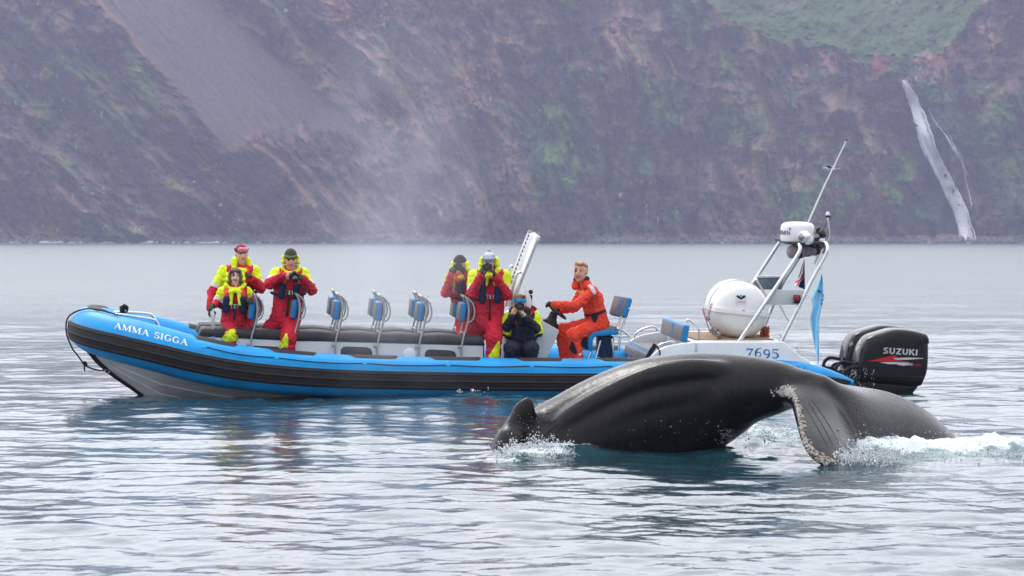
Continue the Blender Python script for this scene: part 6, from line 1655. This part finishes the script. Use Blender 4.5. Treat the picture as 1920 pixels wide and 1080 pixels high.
# --- 1 woman behind the girl
w1 = Person('woman in yellow and red suit with red hat and ski goggles pushed up', skin_m, red_s, yel_s, red_s, glove_g,
  dict(head=(453, 477, 0.0), neck=(451, 497, .03), chest=(447, 530, .03), pelvis=(446, 590, .05), sho_r=(421, 509, .02), sho_l=(476, 509, .0),
       elb_r=(399, 548, -.02), wri_r=(394, 575, -.15), hand_r=(396, 590, -.20), tip_r=(398, 592, -.24), elb_l=(489, 540, -.08), wri_l=(474, 524, -.20), hand_l=(467, 516, -.24), tip_l=(461, 516, -.25),
       knee_r=(430, 630, -.02), foot_r=(432, 690, .02), knee_l=(462, 630, -.02), foot_l=(465, 690, .02)), (0.33, -1, -.06), bulk=1.0)
w1.beanie(beanie_red, low=0.035)
w1.goggles(0.068, 0, mat('goggle_frame_grey', (0.42, 0.44, 0.50), 0.35), mat('goggle_lens_pink', (0.75, 0.16, 0.28), 0.15, var=0.3, vscale=18, coat=0.6), mat('goggle_band', (0.06, 0.06, 0.08), 0.7))
w1.hood(yel_s, R=0.108, drop=0.145, up=0.006, rad=0.034, lapel=0.14, open_=70)
w1.vest(vest_r, vest_n, split=0.6, buckle=False)
# --- 2 girl
g2 = Person('girl with loose brown hair in front of the woman, holding the metal post', skin_p, red_s, yel_s, red_s, glove_g,
  dict(head=(441, 518, -.42), neck=(440, 537, -.40), chest=(440, 562, -.40), pelvis=(438, 597, -.38), sho_r=(417, 547, -.40), sho_l=(464, 547, -.40),
       elb_r=(406, 568, -.42), wri_r=(402, 572, -.52), hand_r=(397, 574, -.57), tip_r=(396, 579, -.60), elb_l=(475, 562, -.42), wri_l=(474, 565, -.55), hand_l=(471, 565, -.60), tip_l=(468, 566, -.63),
       knee_r=(433, 628, -.60), foot_r=(433, 690, -.55), knee_l=(457, 622, -.36), foot_l=(460, 690, -.4)), (0.12, -1, -.05), bulk=0.80, head=0.90)
hb = mat('brown_hair', (0.17, 0.095, 0.05), 0.6, var=0.35, vscale=30, bump=0.006, bscale=50)
g2.hair(hb, [((0, -0.03, 0.045), (0.090, 0.100, 0.092)), ((-0.082, 0.01, -0.03), (0.036, 0.065, 0.11)), ((0.082, 0.01, -0.03), (0.036, 0.065, 0.11)), ((-0.095, 0.03, -0.09), (0.028, 0.035, 0.04)), ((0.095, 0.03, -0.09), (0.028, 0.035, 0.04)), ((-0.045, 0.062, 0.085), (0.045, 0.03, 0.03)), ((0.045, 0.062, 0.085), (0.045, 0.03, 0.03)), ((0, -0.07, -0.05), (0.08, 0.05, 0.09))])
g2.hood(yel_s, R=0.120, drop=0.085, up=0.026, rad=0.026, lapel=0.22, open_=62)
g2.vest(vest_r, vest_n, split=0.30, long=0.20, wide=0.10)
g2.flap('knee_patch', [(412, 633), (425, 620), (445, 613), (447, 617), (440, 626), (447, 630), (445, 636), (438, 641), (425, 641)], yel_s)
# --- 3 man with striped hat
m3 = Person('man in red and yellow suit with striped olive hat aiming a camera downwards', skin_r, red_s, yel_s, red_s, glove_g,
  dict(head=(545, 487, -.40), neck=(545, 508, -.34), chest=(543, 540, -.34), pelvis=(536, 592, -.36), sho_r=(519, 514, -.34), sho_l=(568, 515, -.34),
       elb_r=(506, 532, -.45), wri_r=(530, 517, -.62), hand_r=(540, 515, -.66), tip_r=(549, 519, -.66), elb_l=(584, 543, -.46), wri_l=(570, 524, -.60), hand_l=(562, 519, -.65), tip_l=(554, 518, -.66),
       knee_r=(508, 615, -.32), foot_r=(512, 690, -.05), knee_l=(541, 632, -.60), foot_l=(539, 695, -.58)), (0.10, -1, -.22), bulk=1.06, glov=(0, 1))
m3.beanie(beanie_green, beanie_line, top=0.012, low=0.034)
m3.hood(yel_s, R=0.112, drop=0.085, up=0.034, rad=0.025, lapel=0.10, open_=84)
m3.vest(vest_r, vest_n, split=0.45, long=0.24)
m3.flap('knee_patch', [(520, 647), (530, 636), (535, 626), (538, 624), (540, 632), (541, 640), (539, 652), (521, 652)], yel_s)
make_camera(BW(551, 517, -.70), (0.25, -0.85, -0.55), 'black camera held by the man in the striped olive hat', lens=0.12, lr=0.036)
# --- 4 photographer behind
p4 = Person('person in dark knit hat looking through a camera behind the white hatted photographer', skin_r, red_s, yel_s, red_s, glove_g,
  dict(head=(862, 496, .25), neck=(866, 513, .28), chest=(868, 545, .28), pelvis=(880, 592, .25), sho_r=(846, 521, .25), sho_l=(889, 521, .28),
       elb_r=(836, 549, .15), wri_r=(845, 518, .05), hand_r=(846, 507, .03), tip_r=(854, 502, .05), elb_l=(893, 545, .12), wri_l=(876, 517, .05), hand_l=(868, 506, .03), tip_l=(861, 502, .05),
       knee_r=(868, 632, .10), foot_r=(870, 690, .15), knee_l=(895, 632, .1), foot_l=(897, 690, .15)), (-0.15, -1, -.05), bulk=0.98)
p4.beanie(beanie_dark, low=0.040); p4.hood(yel_s, R=0.115, drop=0.10, up=0.03, rad=0.032, lapel=0.24, open_=72); p4.vest(vest_r, vest_n, split=0.2, long=0.26, buckle=True)
make_camera(BW(859, 501, .07), (-0.15, -1, -.08), 'small black camera at the face of the person in the dark knit hat', lens=0.075, lr=0.030, sc_=0.95)
# --- 5 photographer with white hat
p5 = Person('photographer with white bobble hat and blue ski goggles in red and yellow suit', skin_r, red_s, yel_s, red_s, glove_g,
  dict(head=(917, 491, -.38), neck=(917, 511, -.34), chest=(915, 548, -.34), pelvis=(915, 600, -.36), sho_r=(890, 519, -.34), sho_l=(945, 518, -.34),
       elb_r=(886, 551, -.44), wri_r=(901, 520, -.58), hand_r=(903, 509, -.61), tip_r=(911, 503, -.60), elb_l=(948, 552, -.44), wri_l=(931, 521, -.58), hand_l=(926, 511, -.61), tip_l=(919, 506, -.62),
       knee_r=(892, 619, -.30), foot_r=(892, 690, -.05), knee_l=(926, 634, -.62), foot_l=(924, 695, -.60)), (0.0, -1, -.06), bulk=1.14)
p5.beanie(beanie_white, pom_g, top=0.004, low=0.045, pom=1)
p5.goggles(0.036, 0, mat('goggle_frame_blue', (0.30, 0.42, 0.55), 0.35), mat('goggle_lens_smoke', (0.20, 0.24, 0.32), 0.12, var=0.3, coat=0.8), mat('goggle_band', (0, 0, 0)))
p5.hood(yel_s, R=0.118, drop=0.075, up=0.024, rad=0.034, lapel=0.16, open_=78); p5.vest(vest_n, vest_n, split=0.4, long=0.28, wide=0.095)
p5.flap('knee_patch', [(914, 671), (924, 656), (934, 640), (937, 640), (938, 650), (936, 662), (938, 672)], yel_s)
make_camera(BW(914, 501, -.58), (-0.05, -1, -.03), 'black camera with round lens held by the photographer in the white bobble hat', lens=0.11, lr=0.040)
# --- 6 crouching photographer with a blue headband
p6 = Person('crouching photographer with blue headband and dark trousers beside the console', skin_m, navy_s, yel_s, navy_s, glove_g,
  dict(head=(975, 570, -.52), neck=(978, 590, -.44), chest=(979, 618, -.42), pelvis=(979, 652, -.34), sho_r=(955, 597, -.44), sho_l=(1002, 596, -.42),
       elb_r=(946, 620, -.50), wri_r=(959, 596, -.66), hand_r=(962, 583, -.69), tip_r=(969, 577, -.70), elb_l=(1008, 621, -.50), wri_l=(986, 597, -.67), hand_l=(979, 586, -.71), tip_l=(974, 580, -.73),
       knee_r=(959, 653, -.66), foot_r=(958, 700, -.52), knee_l=(996, 653, -.66), foot_l=(994, 700, -.52)), (0.05, -1, -.04), bulk=1.05, glov=(0, 0), yfrac=0.98, tape=False)
brh = mat('sandy_hair', (0.20, 0.11, 0.06), 0.6, var=0.4, vscale=30, bump=0.006, bscale=50)
p6.hair(brh, [((0, -0.02, 0.075), (0.088, 0.10, 0.062)), ((0, -0.05, 0.02), (0.086, 0.07, 0.08)), ((-0.03, 0.04, 0.11), (0.05, 0.04, 0.02))])
def band(S):
    R = np.stack([p6.r, p6.f, p6.u], 1); S.ell(p6.H(0, -0.005, 0.045), (0.089, 0.106, 0.080), 0, 0, rot=R)
    X, Y, Z = np.meshgrid(*S.ax, indexing='ij', sparse=True); c = p6.H(0, 0, 0.052); n = u_(p6.u+p6.f*0.1)
    S.D = np.maximum(S.D, np.abs((X-c[0])*n[0]+(Y-c[1])*n[1]+(Z-c[2])*n[2])-0.030).astype(np.float32)
p6.child('headband', *p6.around(0.2), band, [head_blue])
p6.hood(mat('navy_collar', (0.015, 0.02, 0.035), 0.8), R=0.11, drop=0.09, rad=0.034, lapel=0.08); p6.vest(vest_r, vest_n, split=0.15, long=0.25, wide=0.08)
p6.flap('shoulder_patch', [(990, 590), (997, 572), (1003, 575), (1008, 579), (994, 592)], vest_r)
make_camera(BW(974.5, 575, -.70), (0.0, -1, -.02), 'black camera with big round lens held under the blue headband', lens=0.11, lr=0.044)
# --- 7 the skipper
s7 = Person('fair haired skipper in bright orange suit seated at the steering wheel', skin_r, ora_s, ora_s, ora_s, glove_b,
  dict(head=(1088, 510, -.24), neck=(1099, 533, -.20), chest=(1108, 560, -.22), pelvis=(1121, 604, -.22), sho_r=(1093, 547, .0), sho_l=(1111, 548, -.42),
       elb_r=(1075, 577, .06), wri_r=(1054, 581, -.02), hand_r=(1047, 577, -.03), tip_r=(1046, 583, -.02), elb_l=(1079, 573, -.50), wri_l=(1041, 571, -.30), hand_l=(1028, 569, -.24), tip_l=(1027, 576, -.20),
       knee_r=(1053, 620, -.02), foot_r=(1063, 685, -.02), knee_l=(1074, 629, -.40), foot_l=(1085, 682, -.40)), (-0.42, -1, -.02), bulk=0.98, head=1.14, tape=False, wr=0.0100)
fair = mat('fair_hair', (0.42, 0.24, 0.10), 0.6, var=0.35, vscale=30, bump=0.006, bscale=50)
s7.hair(fair, [((0, -0.03, 0.068), (0.079, 0.092, 0.052)), ((-0.02, 0.048, 0.096), (0.045, 0.032, 0.020)), ((0, -0.060, 0.03), (0.077, 0.05, 0.070)), ((-0.04, 0.03, 0.105), (0.022, 0.03, 0.02)), ((0.02, 0.045, 0.108), (0.022, 0.026, 0.017)), ((0.045, -0.01, 0.095), (0.03, 0.03, 0.018)), ((-0.055, -0.02, 0.082), (0.028, 0.04, 0.02))])
def col(S):
    nk = s7.J['neck']; z = np.array([0, 0, 1.0])
    f0 = u_([s7.f[0], s7.f[1], 0]); r0 = u_(np.cross(f0, z))
    for lev, R, m_, rad in ((-.06, .085, 0, .050), (-.025, .080, 0, .044), (.010, .066, 1, .034), (.035, .082, 1, .026)):
        P = [s7.H(0, -0.035, -0.105) + (-f0*math.cos(a)+r0*math.sin(a))*R + z*lev*(1.0) - z*0.03*(1-math.cos(a))*0.5 for a in np.linspace(-2.0, 2.0, 13)]
        for a, b in zip(P[:-1], P[1:]): S.cone(a, b, rad, rad, m_, 0.02)
s7.child('collar', s7.hc-np.array([.28, .28, .36]), s7.hc+np.array([.28, .28, .16]), col, [ora_s, mat('navy_fleece', (0.015, 0.02, 0.04), 0.95)], wr=0.004)
s7.flap('reflective_patch', [(1097, 533), (1105, 531.5), (1113, 538), (1119, 550), (1113, 553), (1107, 541)], refl_m)
s7.flap('yellow_badge', [(1083, 547), (1092, 543.5), (1095, 547), (1089, 552)], mat('badge_yellow', (0.75, 0.72, 0.08), 0.6))
s7.flap('oval_patch', [(1092, 541), (1096, 537.5), (1101, 540), (1102, 543), (1097, 543.5)], strap_m)
s7.flap('calf_panel', [(1067, 652), (1072, 638), (1075, 640), (1083, 660), (1079, 665), (1069, 658)], strap_m)
s7.flap('ankle_tape', [(1084, 664), (1090, 661), (1091.5, 664), (1085.5, 668)], refl_m)
s7.flap('pouch', [(1107, 591), (1121, 590), (1121, 597), (1118, 600), (1116, 605), (1113, 604), (1109, 598)], strap_m, off=0.02)
def belt(S):
    pv, ch = s7.J['pelvis'], s7.J['chest']; c = pv+(ch-pv)*0.42; ax_ = s7.ax
    d = u_(ch-pv); e = u_(np.cross(d, ax_))
    P = [c + ax_*0.205*math.cos(a) + e*0.128*math.sin(a) for a in np.linspace(0, 2*PI, 25)]
    for a, b in zip(P[:-1], P[1:]): S.cone(a, b, .022, .022, 0, 0.004)
    S.D[:] = S.D
c_ = s7.J['pelvis']; s7.child('belt', c_-0.4, c_+0.42, belt, [strap_m], h=0.01)
# ================================================================== place everything
build_cliff()
build_whale()
build_sea()
build_splash()
build_blow()
# haze: one closed box of even air round the camera and the whole scene
bm = bmesh.new(); bmesh.ops.create_cube(bm, size=1, matrix=Matrix.Translation((0, 880, 88.0)) @ Matrix.Diagonal((2900, 1960, 184, 1)))
me = bpy.data.meshes.new('haze'); bm.to_mesh(me); bm.free()
hm = bpy.data.materials.new('haze_air'); hm.use_nodes = True; hn = hm.node_tree; hn.nodes.clear()
ho = hn.nodes.new('ShaderNodeOutputMaterial'); hv = hn.nodes.new('ShaderNodeVolumePrincipled'); hn.links.new(hv.outputs[0], ho.inputs['Volume'])
hv.inputs['Color'].default_value = (0.68, 0.70, 0.97, 1); hv.inputs['Density'].default_value = 0.00021; hv.inputs['Anisotropy'].default_value = 0.2
haze = link('haze', me, hm); tag(haze, 'thin bluish sea haze filling the air', 'haze', kind='stuff')
